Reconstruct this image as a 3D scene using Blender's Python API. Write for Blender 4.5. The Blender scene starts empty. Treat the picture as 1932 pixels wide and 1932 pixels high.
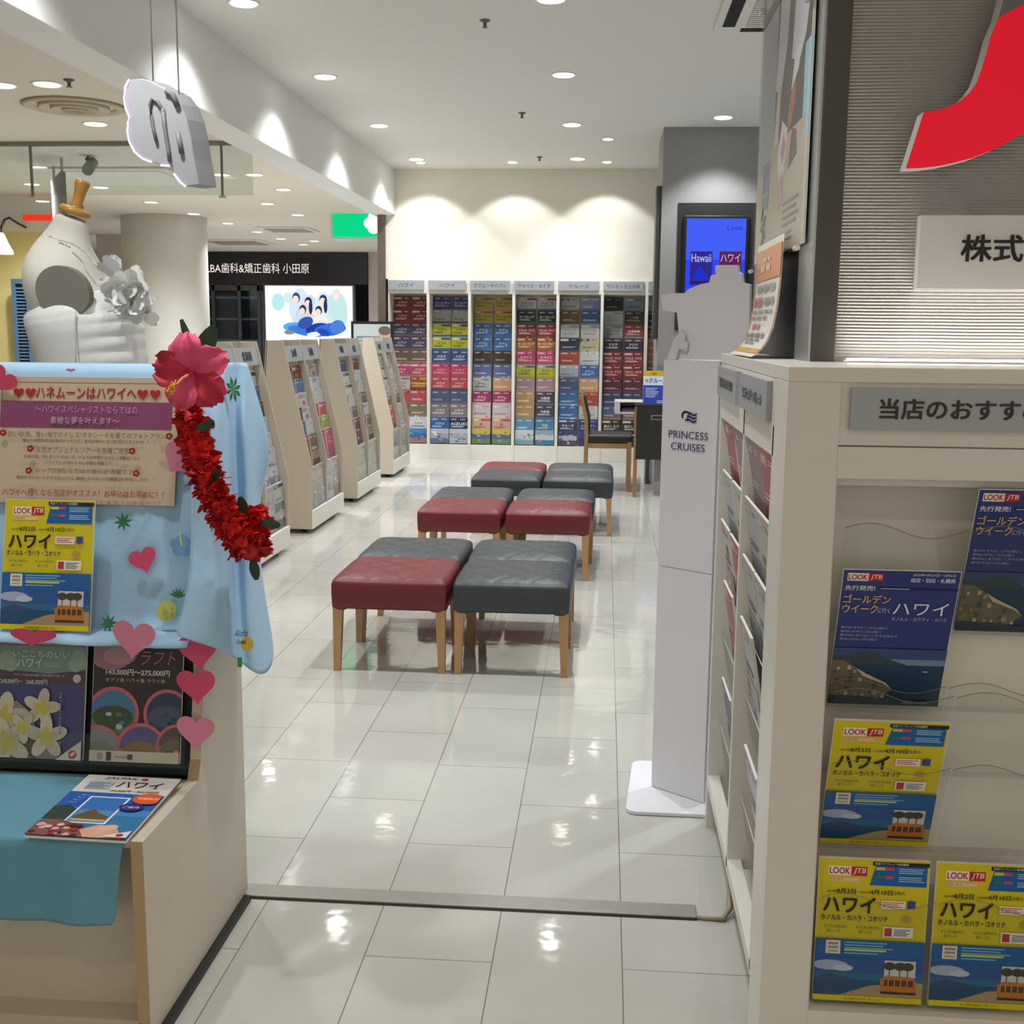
import bpy, bmesh, math, random
from mathutils import Matrix, Vector
random.seed(7)
SC = bpy.context.scene
COL = SC.collection
# ------------------------------------------------------------------ camera, world, lights, exposure
FPX, PITCH, YAW, ROLL, HCAM = 2170.0, 0.157152129, -0.0792182893, 0.00928695758, 1.47
def cam_axes():
    # yaw to the left of the aisle, slightly rolled, looking down
    y, p, r = YAW, PITCH, ROLL
    f = Vector((math.sin(y)*math.cos(p), math.cos(y)*math.cos(p), -math.sin(p)))
    rt = Vector((math.cos(y), -math.sin(y), 0)); up = rt.cross(f)
    return rt*math.cos(r)+up*math.sin(r), up*math.cos(r)-rt*math.sin(r), f
CR, CU, CF = cam_axes()
cam = bpy.data.objects.new('camera', bpy.data.cameras.new('camera'))
COL.objects.link(cam)
cam.matrix_world = Matrix(((CR.x, CU.x, -CF.x, 0), (CR.y, CU.y, -CF.y, 0), (CR.z, CU.z, -CF.z, HCAM), (0, 0, 0, 1)))
cam.data.sensor_width = 36; cam.data.lens = FPX/1932*36; cam.data.clip_start = 0.05; cam.data.clip_end = 200
SC.camera = cam
W = bpy.data.worlds.new('world'); SC.world = W; W.use_nodes = True
W.node_tree.nodes['Background'].inputs[0].default_value = (1.0, 0.905, 0.79, 1)
W.node_tree.nodes['Background'].inputs[1].default_value = 0.68
SC.view_settings.view_transform = 'Standard'; SC.view_settings.look = 'None'
SC.view_settings.exposure = 0.0; SC.view_settings.gamma = 1.0; SC.view_settings.use_curve_mapping = False
SC.cycles.use_denoising = True
SC.cycles.max_bounces = 8; SC.cycles.transparent_max_bounces = 16
SC.cycles.sample_clamp_indirect = 6.0
P_SHOP, P_WASH, P_HALL, P_FAR, P_FRONT = 116.0, 30.0, 38.0, 155.0, 60.0      # lamp powers
CAMP = Vector((0, 0, HCAM))
def ray(px, py): return CR*((px-966)/FPX) - CU*((py-966)/FPX) + CF
def at(px, py, ax, val):          # the point of the room seen at a photo pixel on the plane x, y or z = val
    d = ray(px, py); return CAMP + d*((val-CAMP[ax])/d[ax])
def on(px, py, p0, n):
    d = ray(px, py); n = Vector(n); return CAMP + d*((Vector(p0)-CAMP).dot(n)/d.dot(n))
# ------------------------------------------------------------------ materials
def lin(h):
    h = h.lstrip('#'); o = []
    for i in (0, 2, 4):
        c = int(h[i:i+2], 16)/255; o.append(c/12.92 if c <= .04045 else ((c+.055)/1.055)**2.4)
    return (*o, 1)
MATS = {}
def mat(key, hexcol, rough=.5, metal=0., spec=.5, noise=0., nscale=8., bump=0., coat=0., sheen=0.):
    if key in MATS: return MATS[key]
    m = bpy.data.materials.new(key); m.use_nodes = True; nt = m.node_tree; b = nt.nodes['Principled BSDF']
    b.inputs['Base Color'].default_value = lin(hexcol); b.inputs['Roughness'].default_value = rough
    b.inputs['Metallic'].default_value = metal; b.inputs['Specular IOR Level'].default_value = spec
    b.inputs['Coat Weight'].default_value = coat
    if sheen: b.inputs['Sheen Weight'].default_value = sheen
    if noise or bump:
        tc = nt.nodes.new('ShaderNodeTexCoord'); nz = nt.nodes.new('ShaderNodeTexNoise'); nz.inputs['Scale'].default_value = nscale
        nz.inputs['Detail'].default_value = 4
        nt.links.new(tc.outputs['Object'], nz.inputs['Vector'])
        if noise:
            mx = nt.nodes.new('ShaderNodeMix'); mx.data_type = 'RGBA'; c = lin(hexcol)
            mx.inputs[6].default_value = tuple(max(0, v*(1-noise)) for v in c[:3])+(1,)
            mx.inputs[7].default_value = tuple(min(1, v*(1+noise)) for v in c[:3])+(1,)
            nt.links.new(nz.outputs['Fac'], mx.inputs[0]); nt.links.new(mx.outputs[2], b.inputs['Base Color'])
        if bump:
            bp = nt.nodes.new('ShaderNodeBump'); bp.inputs['Strength'].default_value = bump; bp.inputs['Distance'].default_value = .01
            nt.links.new(nz.outputs['Fac'], bp.inputs['Height']); nt.links.new(bp.outputs['Normal'], b.inputs['Normal'])
    MATS[key] = m; return m
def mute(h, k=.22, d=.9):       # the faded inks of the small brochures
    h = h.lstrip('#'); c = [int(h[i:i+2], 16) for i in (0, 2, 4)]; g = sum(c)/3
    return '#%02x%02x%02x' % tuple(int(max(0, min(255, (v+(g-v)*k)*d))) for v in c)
def pr(hexcol): return mat('print_'+hexcol.strip('#'), hexcol, .35, spec=.4)
def em(hexcol, s, key=None):
    key = key or 'glow_%s_%g' % (hexcol.strip('#'), s)
    if key in MATS: return MATS[key]
    m = bpy.data.materials.new(key); m.use_nodes = True; nt = m.node_tree; nt.nodes.clear()
    e = nt.nodes.new('ShaderNodeEmission'); e.inputs[0].default_value = lin(hexcol); e.inputs[1].default_value = s
    o = nt.nodes.new('ShaderNodeOutputMaterial'); nt.links.new(e.outputs[0], o.inputs[0]); MATS[key] = m; return m
def clear(key, tint, gloss=.12, rough=.05, edge=.6):
    if key in MATS: return MATS[key]
    m = bpy.data.materials.new(key); m.use_nodes = True; nt = m.node_tree; nt.nodes.clear()
    t = nt.nodes.new('ShaderNodeBsdfTransparent'); t.inputs[0].default_value = lin(tint)
    g = nt.nodes.new('ShaderNodeBsdfGlossy'); g.inputs['Roughness'].default_value = rough
    fr = nt.nodes.new('ShaderNodeLayerWeight'); fr.inputs[0].default_value = .5
    pw = nt.nodes.new('ShaderNodeMath'); pw.operation = 'POWER'; pw.inputs[1].default_value = 4; nt.links.new(fr.outputs['Facing'], pw.inputs[0])
    ml = nt.nodes.new('ShaderNodeMath'); ml.operation = 'MULTIPLY_ADD'; ml.inputs[1].default_value = edge; ml.inputs[2].default_value = gloss*.4; nt.links.new(pw.outputs[0], ml.inputs[0])
    mx = nt.nodes.new('ShaderNodeMixShader'); o = nt.nodes.new('ShaderNodeOutputMaterial')
    nt.links.new(ml.outputs[0], mx.inputs[0]); nt.links.new(t.outputs[0], mx.inputs[1]); nt.links.new(g.outputs[0], mx.inputs[2])
    nt.links.new(mx.outputs[0], o.inputs[0]); MATS[key] = m; return m
def cloth_mat(key, hexcol, trans=.25, rough=.8, bump=.15):
    if key in MATS: return MATS[key]
    m = mat(key, hexcol, rough, noise=.05, nscale=30, bump=bump, sheen=.2); return m
WHITE = mat('white_laminate', '#e4e0d8', .35, noise=.02, nscale=3)
CREAM = mat('cream_laminate', '#cfc4b2', .45, noise=.03, nscale=4)
EDGE = mat('beige_edge_band', '#b79f7c', .5, noise=.05, nscale=20)
BLACK = mat('black_plastic', '#161616', .45)
DGREY = mat('dark_grey_paint', '#4d4d4d', .45, noise=.03)
STEEL = mat('brushed_steel', '#b9bbbd', .35, metal=.8, noise=.05, nscale=40)
OAK = mat('oak_wood', '#98744a', .45, noise=.12, nscale=25)
PLATE = mat('grey_sign_plate', '#a9adb3', .4, metal=.25)
PAPER = mat('paper_white', '#eceae6', .7)
ACR = clear('clear_acrylic', '#f6f8f7', .06); SLV = clear('clear_sleeve', '#f4f4f2', .05, .35, .12)
GLASS = clear('glass', '#eff4f2', .10, .0)
# ------------------------------------------------------------------ mesh builders
class MB:
    def __init__(s): s.bm = bmesh.new(); s.mats = []
    def mi(s, m):
        if m not in s.mats: s.mats.append(m)
        return s.mats.index(m)
    def face(s, pts, m, smooth=False):
        try: f = s.bm.faces.new([s.bm.verts.new(p) for p in pts])
        except ValueError: return
        f.material_index = s.mi(m); f.smooth = smooth; return f
    def box(s, x0, x1, y0, y1, z0, z1, m):
        v = [s.bm.verts.new(p) for p in ((x0,y0,z0),(x1,y0,z0),(x1,y1,z0),(x0,y1,z0),(x0,y0,z1),(x1,y0,z1),(x1,y1,z1),(x0,y1,z1))]
        i = s.mi(m)
        for q in ((3,2,1,0),(4,5,6,7),(0,1,5,4),(1,2,6,5),(2,3,7,6),(3,0,4,7)):
            s.bm.faces.new([v[k] for k in q]).material_index = i
        return s
    def prism(s, pts, n, m, cap=None):       # polygon of 3D points pushed by the vector n
        n = Vector(n); a = [s.bm.verts.new(p) for p in pts]; b = [s.bm.verts.new(Vector(p)+n) for p in pts]; i = s.mi(m)
        fs = [s.bm.faces.new(a[::-1]), s.bm.faces.new(b)]
        for k in range(len(a)):
            j = (k+1) % len(a); fs.append(s.bm.faces.new((a[k], a[j], b[j], b[k])))
        for f in fs: f.material_index = i
        if cap: fs[0].material_index = s.mi(cap)
        return s
    def tube(s, pts, r, m, n=8, closed=False):
        pts = [Vector(p) for p in pts]; rings = []; i = s.mi(m); rr = r if isinstance(r, (list, tuple)) else [r]*len(pts)
        ref = Vector((0, 0, 1))
        for k, p in enumerate(pts):
            a = pts[max(0, k-1)]; b = pts[min(len(pts)-1, k+1)]; d = (b-a).normalized()
            u = d.cross(ref)
            if u.length < .05: u = d.cross(Vector((0, 1, 0)))
            u.normalize(); w = d.cross(u)
            rings.append([s.bm.verts.new(p+(u*math.cos(t)+w*math.sin(t))*rr[k]) for t in [2*math.pi*q/n for q in range(n)]])
        for a, b in zip(rings, rings[1:]):
            for q in range(n):
                f = s.bm.faces.new((a[q], a[(q+1) % n], b[(q+1) % n], b[q])); f.material_index = i; f.smooth = True
        for rg in (rings[0][::-1], rings[-1]):
            s.bm.faces.new(rg).material_index = i
        return s
    def lathe(s, prof, c, m, n=28, axis=None):       # prof: list of (radius, height)
        c = Vector(c); ax = Vector(axis or (0, 0, 1)).normalized(); u = ax.orthogonal().normalized(); w = ax.cross(u); i = s.mi(m); rings = []
        for r, h in prof:
            rings.append([s.bm.verts.new(c+ax*h+(u*math.cos(t)+w*math.sin(t))*max(r, 1e-4)) for t in [2*math.pi*q/n for q in range(n)]])
        for a, b in zip(rings, rings[1:]):
            for q in range(n):
                f = s.bm.faces.new((a[q], a[(q+1) % n], b[(q+1) % n], b[q])); f.material_index = i; f.smooth = True
        s.bm.faces.new(rings[0][::-1]).material_index = i; s.bm.faces.new(rings[-1]).material_index = i
        return s
    def loft(s, rings, m, smooth=True, caps=True, closed=True):
        i = s.mi(m); R = [[s.bm.verts.new(p) for p in r] for r in rings]; n = len(R[0])
        for a, b in zip(R, R[1:]):
            for q in range(n if closed else n-1):
                f = s.bm.faces.new((a[q], a[(q+1) % n], b[(q+1) % n], b[q])); f.material_index = i; f.smooth = smooth
        if caps and closed:
            s.bm.faces.new(R[0][::-1]).material_index = i; s.bm.faces.new(R[-1]).material_index = i
        return s
    def mesh(s, name):
        me = bpy.data.meshes.new(name); bmesh.ops.recalc_face_normals(s.bm, faces=s.bm.faces[:]) if s.recalc else None
        s.bm.to_mesh(me); s.bm.free()
        for m in s.mats: me.materials.append(m)
        return me
    recalc = True
    def build(s, name, parent=None, bevel=0, seg=2, subsurf=0, solid=0):
        o = bpy.data.objects.new(name, s.mesh(name)); COL.objects.link(o)
        if parent: o.parent = parent
        if solid:
            q = o.modifiers.new('solid', 'SOLIDIFY'); q.thickness = solid; q.offset = 0
        if bevel:
            q = o.modifiers.new('bevel', 'BEVEL'); q.width = bevel; q.segments = seg; q.limit_method = 'ANGLE'; q.harden_normals = False
        if subsurf:
            q = o.modifiers.new('sub', 'SUBSURF'); q.levels = subsurf; q.render_levels = subsurf
        return o
def tag(o, label, cat, group=None, kind=None):
    o['label'] = label; o['category'] = cat
    if group: o['group'] = group
    if kind: o['kind'] = kind
    return o
def thing(name, label, cat, loc=(0, 0, 0), rz=0, group=None):
    o = bpy.data.objects.new(name, None); COL.objects.link(o); o.location = loc; o.rotation_euler = (0, 0, rz); o.empty_display_size = .1
    return tag(o, label, cat, group)
def struct(o, label=None):
    o['kind'] = 'structure'
    if label: o['label'] = label
    return o
# ------------------------------------------------------------------ lettering and flat printed art
TXT = {}
def glyphs(body, bold):
    k = (body, bold)
    if k not in TXT:
        cu = bpy.data.curves.new('t', 'FONT'); cu.body = body; cu.resolution_u = 3; cu.offset = bold
        o = bpy.data.objects.new('t', cu); COL.objects.link(o); bpy.context.view_layer.update()
        me = bpy.data.meshes.new_from_object(o)
        vs = [(v.co.x, v.co.y) for v in me.vertices]; fs = [tuple(p.vertices) for p in me.polygons]
        bpy.data.objects.remove(o); bpy.data.meshes.remove(me); bpy.data.curves.remove(cu)
        TXT[k] = (vs, fs)
    return TXT[k]
class Art:
    def __init__(s, dz=.00025, clip=None): s.items = []; s.dz = dz; s.clip = clip
    def _c(s, c): return c if isinstance(c, bpy.types.Material) else pr(c)
    def poly(s, pts, c):
        if s.clip:
            for ax_, lim, sg in ((0, 0, 1), (0, s.clip[0], -1), (1, 0, 1), (1, s.clip[1], -1)):
                out_ = []; n = len(pts)
                for k in range(n):
                    p, q = pts[k], pts[(k+1) % n]; a_, b_ = (p[ax_]-lim)*sg, (q[ax_]-lim)*sg
                    if a_ >= 0: out_.append(p)
                    if a_*b_ < 0: f_ = a_/(a_-b_); out_.append((p[0]+(q[0]-p[0])*f_, p[1]+(q[1]-p[1])*f_))
                pts = out_
                if len(pts) < 3: return s
        s.items.append(('p', pts, s._c(c))); return s
    def rect(s, x0, y0, x1, y1, c): return s.poly([(x0, y0), (x1, y0), (x1, y1), (x0, y1)], c)
    def ell(s, x, y, rx, ry, c, n=20, a0=0, a1=360, rot=0):
        ca, sa = math.cos(math.radians(rot)), math.sin(math.radians(rot)); pts = []
        m = n if a1-a0 >= 360 else n+1
        for k in range(m):
            t = math.radians(a0+(a1-a0)*k/n); u, v = rx*math.cos(t), ry*math.sin(t)
            pts.append((x+u*ca-v*sa, y+u*sa+v*ca))
        return s.poly(pts, c)
    def text(s, body, x, y, h, c, w=None, bold=.0, align='l', italic=0.):
        b0 = bold*.6; vs, fs = glyphs(body, 0)
        if not vs: return s
        x0 = min(v[0] for v in vs); x1 = max(v[0] for v in vs); y0 = min(v[1] for v in vs); y1 = max(v[1] for v in vs)
        sy = h/(y1-y0); sx = sy if w is None else w/(x1-x0); tw = (x1-x0)*sx
        ox = x - {'l': 0, 'c': tw/2, 'r': tw}[align]
        for dx, dy in (((-b0, -b0), (b0, -b0), (-b0, b0), (b0, b0)) if b0 else ((0, 0),)):
            s.items.append(('t', [(ox+dx*sy+(v[0]-x0)*sx+(v[1]-y0)*sy*italic, y+dy*sy+(v[1]-y0)*sy) for v in vs], s._c(c), fs))
        return s
    def lines(s, x, y, w, h, n, c, var=.35, rnd=None):      # rows of tiny print
        rnd = rnd or random; g = h/n
        for k in range(n):
            ww = w*(1-var*rnd.random()); s.rect(x, y+h-(k+.75)*g, x+ww, y+h-(k+.3)*g, c)
        return s
    def emit(s, mb, M, start=1):
        for k, it in enumerate(s.items):
            z = (k+start)*s.dz; i = mb.mi(it[2]); V = [mb.bm.verts.new(M @ Vector((p[0], p[1], z))) for p in it[1]]
            for f in ([range(len(V))] if it[0] == 'p' else it[3]):
                try: mb.bm.faces.new([V[q] for q in f]).material_index = i
                except ValueError: pass
        return mb
def frame(o, u, v):         # matrix: local x along u, y along v, z = u x v, origin o
    u = Vector(u).normalized(); v = Vector(v); v = (v-u*v.dot(u)).normalized(); n = u.cross(v); o = Vector(o)
    return Matrix(((u.x, v.x, n.x, o.x), (u.y, v.y, n.y, o.y), (u.z, v.z, n.z, o.z), (0, 0, 0, 1)))
FRONT = lambda x, y, z: frame((x, y, z), (1, 0, 0), (0, 0, 1))     # art facing the camera side (-y)
def heart(cx, cy, r, rot=0, n=26):
    pts = []; ca, sa = math.cos(rot), math.sin(rot)
    for k in range(n):
        t = 2*math.pi*k/n; x = .062*16*math.sin(t)**3; y = .062*(13*math.cos(t)-5*math.cos(2*t)-2*math.cos(3*t)-math.cos(4*t))
        pts.append((cx+r*(x*ca-y*sa), cy+r*(x*sa+y*ca)))
    return pts
# ------------------------------------------------------------------ the setting
ZC, ZH, YB = 3.21, 2.82, 13.0           # shop ceiling, hall ceiling, back wall
BX0, BX1, BZ = -2.62, -2.367, 2.718      # bulkhead on the left
def floor_mat():
    m = bpy.data.materials.new('polished_stone_tile'); m.use_nodes = True; nt = m.node_tree; b = nt.nodes['Principled BSDF']; L = nt.links.new
    g = nt.nodes.new('ShaderNodeNewGeometry'); sx = nt.nodes.new('ShaderNodeSeparateXYZ'); L(g.outputs['Position'], sx.inputs[0])
    u = nt.nodes.new('ShaderNodeMath'); u.inputs[1].default_value = -2.495+.3045+6.09; L(sx.outputs[1], u.inputs[0])
    v = nt.nodes.new('ShaderNodeMath'); v.inputs[1].default_value = -.0695+.3045*40; L(sx.outputs[0], v.inputs[0])
    cx = nt.nodes.new('ShaderNodeCombineXYZ'); L(u.outputs[0], cx.inputs[0]); L(v.outputs[0], cx.inputs[1])
    br = nt.nodes.new('ShaderNodeTexBrick'); br.offset = .5; br.offset_frequency = 2; br.squash = 1
    br.inputs['Scale'].default_value = 1; br.inputs['Brick Width'].default_value = .609; br.inputs['Row Height'].default_value = .3045
    br.inputs['Mortar Size'].default_value = .0013; br.inputs['Mortar Smooth'].default_value = .1; br.inputs['Bias'].default_value = 0
    br.inputs['Color1'].default_value = lin('#c2c1bb'); br.inputs['Color2'].default_value = lin('#bcbbb5'); br.inputs['Mortar'].default_value = lin('#6a675f')
    L(cx.outputs[0], br.inputs['Vector'])
    nz = nt.nodes.new('ShaderNodeTexNoise'); nz.inputs['Scale'].default_value = 2.3; nz.inputs['Detail'].default_value = 5; L(g.outputs['Position'], nz.inputs['Vector'])
    mp = nt.nodes.new('ShaderNodeMapRange'); mp.inputs[1].default_value = .3; mp.inputs[2].default_value = .7; mp.inputs[3].default_value = .93; mp.inputs[4].default_value = 1.05
    L(nz.outputs['Fac'], mp.inputs[0]); vm = nt.nodes.new('ShaderNodeVectorMath'); vm.operation = 'SCALE'; L(br.outputs['Color'], vm.inputs[0]); L(mp.outputs[0], vm.inputs['Scale'])
    L(vm.outputs[0], b.inputs['Base Color'])
    b.inputs['Roughness'].default_value = .06; b.inputs['Specular IOR Level'].default_value = .75
    n2 = nt.nodes.new('ShaderNodeTexNoise'); n2.inputs['Scale'].default_value = 9; L(g.outputs['Position'], n2.inputs['Vector'])
    bp = nt.nodes.new('ShaderNodeBump'); bp.inputs['Strength'].default_value = .045; bp.inputs['Distance'].default_value = .02; L(n2.outputs['Fac'], bp.inputs['Height']); L(bp.outputs['Normal'], b.inputs['Normal'])
    return m
struct(MB().box(-16, 4.5, -5, 24, -.1, 0, floor_mat()).build('floor'), 'polished beige stone tile floor')
CEIL = mat('ceiling_paint', '#e6e5e1', .8, noise=.01); HALLC = mat('hall_ceiling_paint', '#e4dccf', .8, noise=.01)
BEIGEW = mat('back_wall_paper', '#ece7d9', .8, noise=.05, nscale=5); WALLW = mat('white_wall', '#e9e9e7', .55, noise=.01)
struct(MB().box(BX1, 3.2, 2.9, 13.4, ZC, ZC+.1, CEIL).build('ceiling'))
struct(MB().box(-16, BX0, -5, 24, ZH, ZH+.1, HALLC).build('ceiling_hall'))
struct(MB().box(BX0, 4.5, -5, 2.7, ZH, ZH+.1, HALLC).build('ceiling_front'))
struct(MB().box(BX0, BX1, 2.7, 13.3, BZ, ZC+.1, WALLW).build('trim_1', bevel=.004), 'white bulkhead over the open left side of the shop')
struct(MB().box(BX1, 3.2, 2.7, 2.9, 2.75, ZC+.1, WALLW).build('trim_2'), 'white bulkhead over the shop entrance')
struct(MB().box(-2.5, 3.2, YB, YB+.3, 2.02, ZC, BEIGEW).box(-2.5, 3.2, YB+.34, YB+.40, 0, ZC, BEIGEW).build('wall_back'))
struct(MB().box(3.2, 3.3, 2.6, 13.4, 0, ZC, WALLW).build('wall_right'))
struct(MB().box(-2.56, -2.475, YB-.04, YB+.3, 0, BZ, mat('jamb_bronze', '#7b6f66', .4, metal=.5)).build('trim_3'), 'bronze door jamb beside the back wall')
thr = MB().box(-.93, .262, 2.744, 2.808, 0, .007, mat('threshold_metal', '#a09e98', .35, metal=.5, noise=.12, nscale=30))
struct(thr.build('trim_4', bevel=.002), 'metal threshold strip across the floor')
struct(MB().box(-.93, .262, 2.737, 2.744, 0, .0015, BLACK).build('trim_9'), 'dark joint along the threshold strip')
# textured sign wall and pillar at the right
RIB = bpy.data.materials.new('ribbed_grey_wall'); RIB.use_nodes = True
def rib(m):
    nt = m.node_tree; b = nt.nodes['Principled BSDF']; L = nt.links.new
    b.inputs['Base Color'].default_value = lin('#a9a6a2'); b.inputs['Roughness'].default_value = .42; b.inputs['Metallic'].default_value = .35
    g = nt.nodes.new('ShaderNodeNewGeometry'); w = nt.nodes.new('ShaderNodeTexWave'); w.bands_direction = 'Z'; w.inputs['Scale'].default_value = 46
    w.inputs['Distortion'].default_value = 1.1; w.inputs['Detail'].default_value = 2; w.inputs['Detail Scale'].default_value = .12
    L(g.outputs['Position'], w.inputs['Vector']); bp = nt.nodes.new('ShaderNodeBump'); bp.inputs['Strength'].default_value = .8; bp.inputs['Distance'].default_value = .003
    L(w.outputs['Fac'], bp.inputs['Height']); L(bp.outputs['Normal'], b.inputs['Normal'])
rib(RIB)
struct(MB().box(.485, 3.2, 2.52, 2.62, 1.37, ZC, RIB).build('wall_front'), 'grey ribbed sign wall above the right cabinet')
pil = MB().box(.44, .60, 2.685, 3.4, 0, ZC, DGREY)
struct(pil.build('wall_pillar'))
struct(MB().box(.432, .484, 2.50, 2.684, 1.405, ZC, mat('pillar_dark', '#4a4743', .5)).build('trim_5', bevel=.003), 'dark pillar edge beside the ribbed wall')
struct(MB().box(.427, .432, 2.502, 2.68, 1.405, ZC, STEEL).build('trim_6'), 'brushed metal corner strip of the pillar')
# grey column with the screen
GCOL = mat('grey_column_paint', '#979797', .5, noise=.02)
struct(MB().box(.46, 3.2, 10.4, 11.3, 0, ZC, GCOL).build('wall_column'), 'grey column carrying the screen')
struct(MB().box(.415, .46, 10.42, 10.75, 1.4, 2.72, mat('dark_panel', '#3a3a39', .5)).build('trim_7'), 'dark panel on the side of the grey column')
# hall: round column, clinic front, side walls
struct(MB().lathe([(.52, 0), (.52, ZH)], (-5.55, 14.4, 0), mat('column_white', '#e8e8e5', .5), 48).build('column'), 'round white column in the hall')
PINKW = mat('hall_wall_pinkish', '#c9bcb8', .7)
struct(MB().box(-16, -8.6, 21, 21.2, 0, ZH, PINKW).box(-4.3, BX0, 20.9, 21.2, 0, ZH, PINKW).build('wall_hall_back'))
struct(MB().box(-16, -15.8, -5, 24, 0, ZH, PINKW).build('wall_hall_left'))
struct(MB().box(-16, 4.5, 23.8, 24, 0, ZH, mat('dark_room', '#2b2d31', .7)).build('wall_clinic_inside'))
struct(MB().box(-3.02, -2.9, 16, 16.3, 0, ZH, mat('light_post', '#cfe3e6', .5)).build('trim_8'), 'pale post in the hall behind the shop')
YEL = mat('yellow_shop_wall', '#d6c884', .7, noise=.03)
struct(MB().box(-9.5, -5.62, 12.0, 12.2, 0, 2.45, YEL).box(-9.5, -5.60, 11.9, 12.2, 2.45, 2.55, CREAM).build('wall_shop'), 'yellow wall of the neighbouring shop')
struct(MB().box(-15.8, -9.5, 17.0, 17.2, 0, ZH, PINKW).box(-7.6, -6.3, 17.0, 17.2, 0, ZH, PINKW).build('wall_hall_side'))
# ------------------------------------------------------------------ lamps
RIMW = mat('lamp_rim_white', '#efefec', .4)
def spot(parent, power, ang, blend, aim, loc=(0, 0, -.03), col=(.975, 1, 1), size=.05):
    l = bpy.data.lights.new('lamp_light', 'SPOT'); l.energy = power; l.spot_size = math.radians(ang); l.spot_blend = blend; l.color = col; l.shadow_soft_size = size
    o = bpy.data.objects.new('lamp_light', l); COL.objects.link(o); o.parent = parent; o.location = loc
    o.rotation_euler = Vector(aim).to_track_quat('-Z', 'Y').to_euler(); return o
def ring_mesh(r, z):
    mb = MB(); mb.lathe([(r*1.0, -.004), (r*1.16, -.006), (r*1.2, 0), (r, 0)], (0, 0, 0), RIMW, 28); return mb.mesh('lamp_rim')
RM, RS = ring_mesh(.075, 0), ring_mesh(.05, 0)
def disc_mesh(r, m): return MB().lathe([(r, -.0075), (r*.97, -.009), (r*.6, -.0095)], (0, 0, 0), m, 24).mesh('lamp_face')
D1, D2 = disc_mesh(.072, em('#fff8ea', 9)), disc_mesh(.047, em('#fffaf0', 14)); D3 = disc_mesh(.072, em('#fff0d8', 3))
D4 = disc_mesh(.07, em('#fff8ee', 2.2))
def downlight(x, y, z, label, group, power=0, ang=125, blend=.7, aim=(0, 0, -1), face=None, rim=None, col=(.975, 1, 1)):
    t = thing('ceiling_light', label, 'ceiling light', (x, y, z), 0, group)
    for nm, me in (('rim', rim or RM), ('lamp_face', face or D1)):
        o = bpy.data.objects.new(nm, me); COL.objects.link(o); o.parent = t
    if power: spot(t, power, ang, blend, aim, col=col)
    return t
rows = [(4.5, 'first, above the frame'), (6.46, 'nearest'), (8.3, 'second'), (10.25, 'third'), (12.23, 'farthest')]
for y, nm in rows:
    for x, sd in ((-2.0, 'left'), (-.33, 'middle'), (1.34, 'right')):
        if x > 1 and y > 9.5: continue
        downlight(x, y, ZC, 'round recessed ceiling light, %s in the %s shop row' % (nm, sd), 'shop ceiling lights', P_SHOP, 128, 1.0)
downlight(.92, 9.94, ZC, 'round recessed ceiling light just before the grey screen column', 'shop ceiling lights', P_SHOP*.6, 100, .6, aim=(0, .12, -1))
for x, sd in ((-1.99, 'left'), (-1.019, 'middle'), (-.03, 'right')):
    downlight(x, 12.46, ZC, 'small wall-washer spot before the back wall, %s of three' % sd, 'wall washer spots', P_WASH, 92, .25, aim=(0, .38, -1), face=D2, rim=RS)
downlight(-.022, 11.0, ZC, 'small tilted ceiling spot ahead of the wall washers', 'wall washer spots', P_WASH*.5, 80, .4, aim=(.1, .5, -1), face=D2, rim=RS)
t = thing('light_strip', 'thin white light strip lying along the foot of the ribbed sign wall', 'light strip', (.50, 2.475, 1.4095))
MB().box(0, 2.6, -.02, .02, 0, .004, RIMW).build('holder', t); MB().box(.005, 2.595, -.014, .014, .004, .008, em('#fffaf2', 16)).build('light_bar', t)
for x, sd in ((-1.45, 'above the dress form'), (-.15, 'above the threshold')):  # added lamps, out of view, that brighten the dress form and the standee
    downlight(x, 2.42, ZH, 'added unseen ceiling light over the shop entrance %s' % sd, 'added entrance lights', P_FRONT, 112, .9)
for px, py, sd in ((89, 158, 'middle'), (3, 160, 'leftmost'), (180, 233, 'rightmost')):
    p = at(px, py, 2, ZH); downlight(p.x, p.y, ZH, 'warm round ceiling light in the beige hall ceiling, %s of three' % sd, 'hall ceiling lights', P_HALL, 130, .8, face=D3, col=(1, .85, .68))
for x, y in ((-4.0, 1.0), (-4.0, 4.2), (-.9, .3), (1.4, .3)):
    downlight(x, y, ZH, 'warm ceiling light in the hall out of the picture', 'hall ceiling lights', P_HALL*.8, 140, .9, face=D3, col=(1, .85, .68))
far = [(75, 315), (60, 347), (80, 379), (190, 353), (285, 381), (365, 403), (418, 329), (480, 329), (535, 357), (505, 384), (430, 421), (562, 405), (485, 437), (530, 450), (430, 460), (572, 461), (192, 447), (45, 424)]
for k, (px, py) in enumerate(far):
    p = at(px, py, 2, ZH)
    nth = ['nearest the hanging glass', 'second from the glass', 'third from the glass', 'left of the dress form cap', 'right of the dress form cap', 'above the round column', 'left of a pair by the exit sign', 'right of a pair by the exit sign', 'left of the green sign',
           'left of the green sign and lower', 'just right of the round column', 'below the green sign edge', 'above the dental sign, left', 'above the dental sign, middle', 'over the dental sign left end', 'over the dental sign right half', 'beside the dress form neck', 'above the yellow wall'][k]
    downlight(p.x, p.y, ZH, 'small far hall ceiling light %s' % nth, 'far hall ceiling lights', (P_FAR*.3 if k == 4 else P_FAR) if k % 3 != 2 else 0, 140, .8, face=D4, col=(.97, .98, 1))
downlight(-4.6, 18.2, ZH, 'far hall ceiling light over the dental sign', 'far hall ceiling lights', P_FAR*.6, 140, .8, face=D4, col=(.97, .98, 1))
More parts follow.
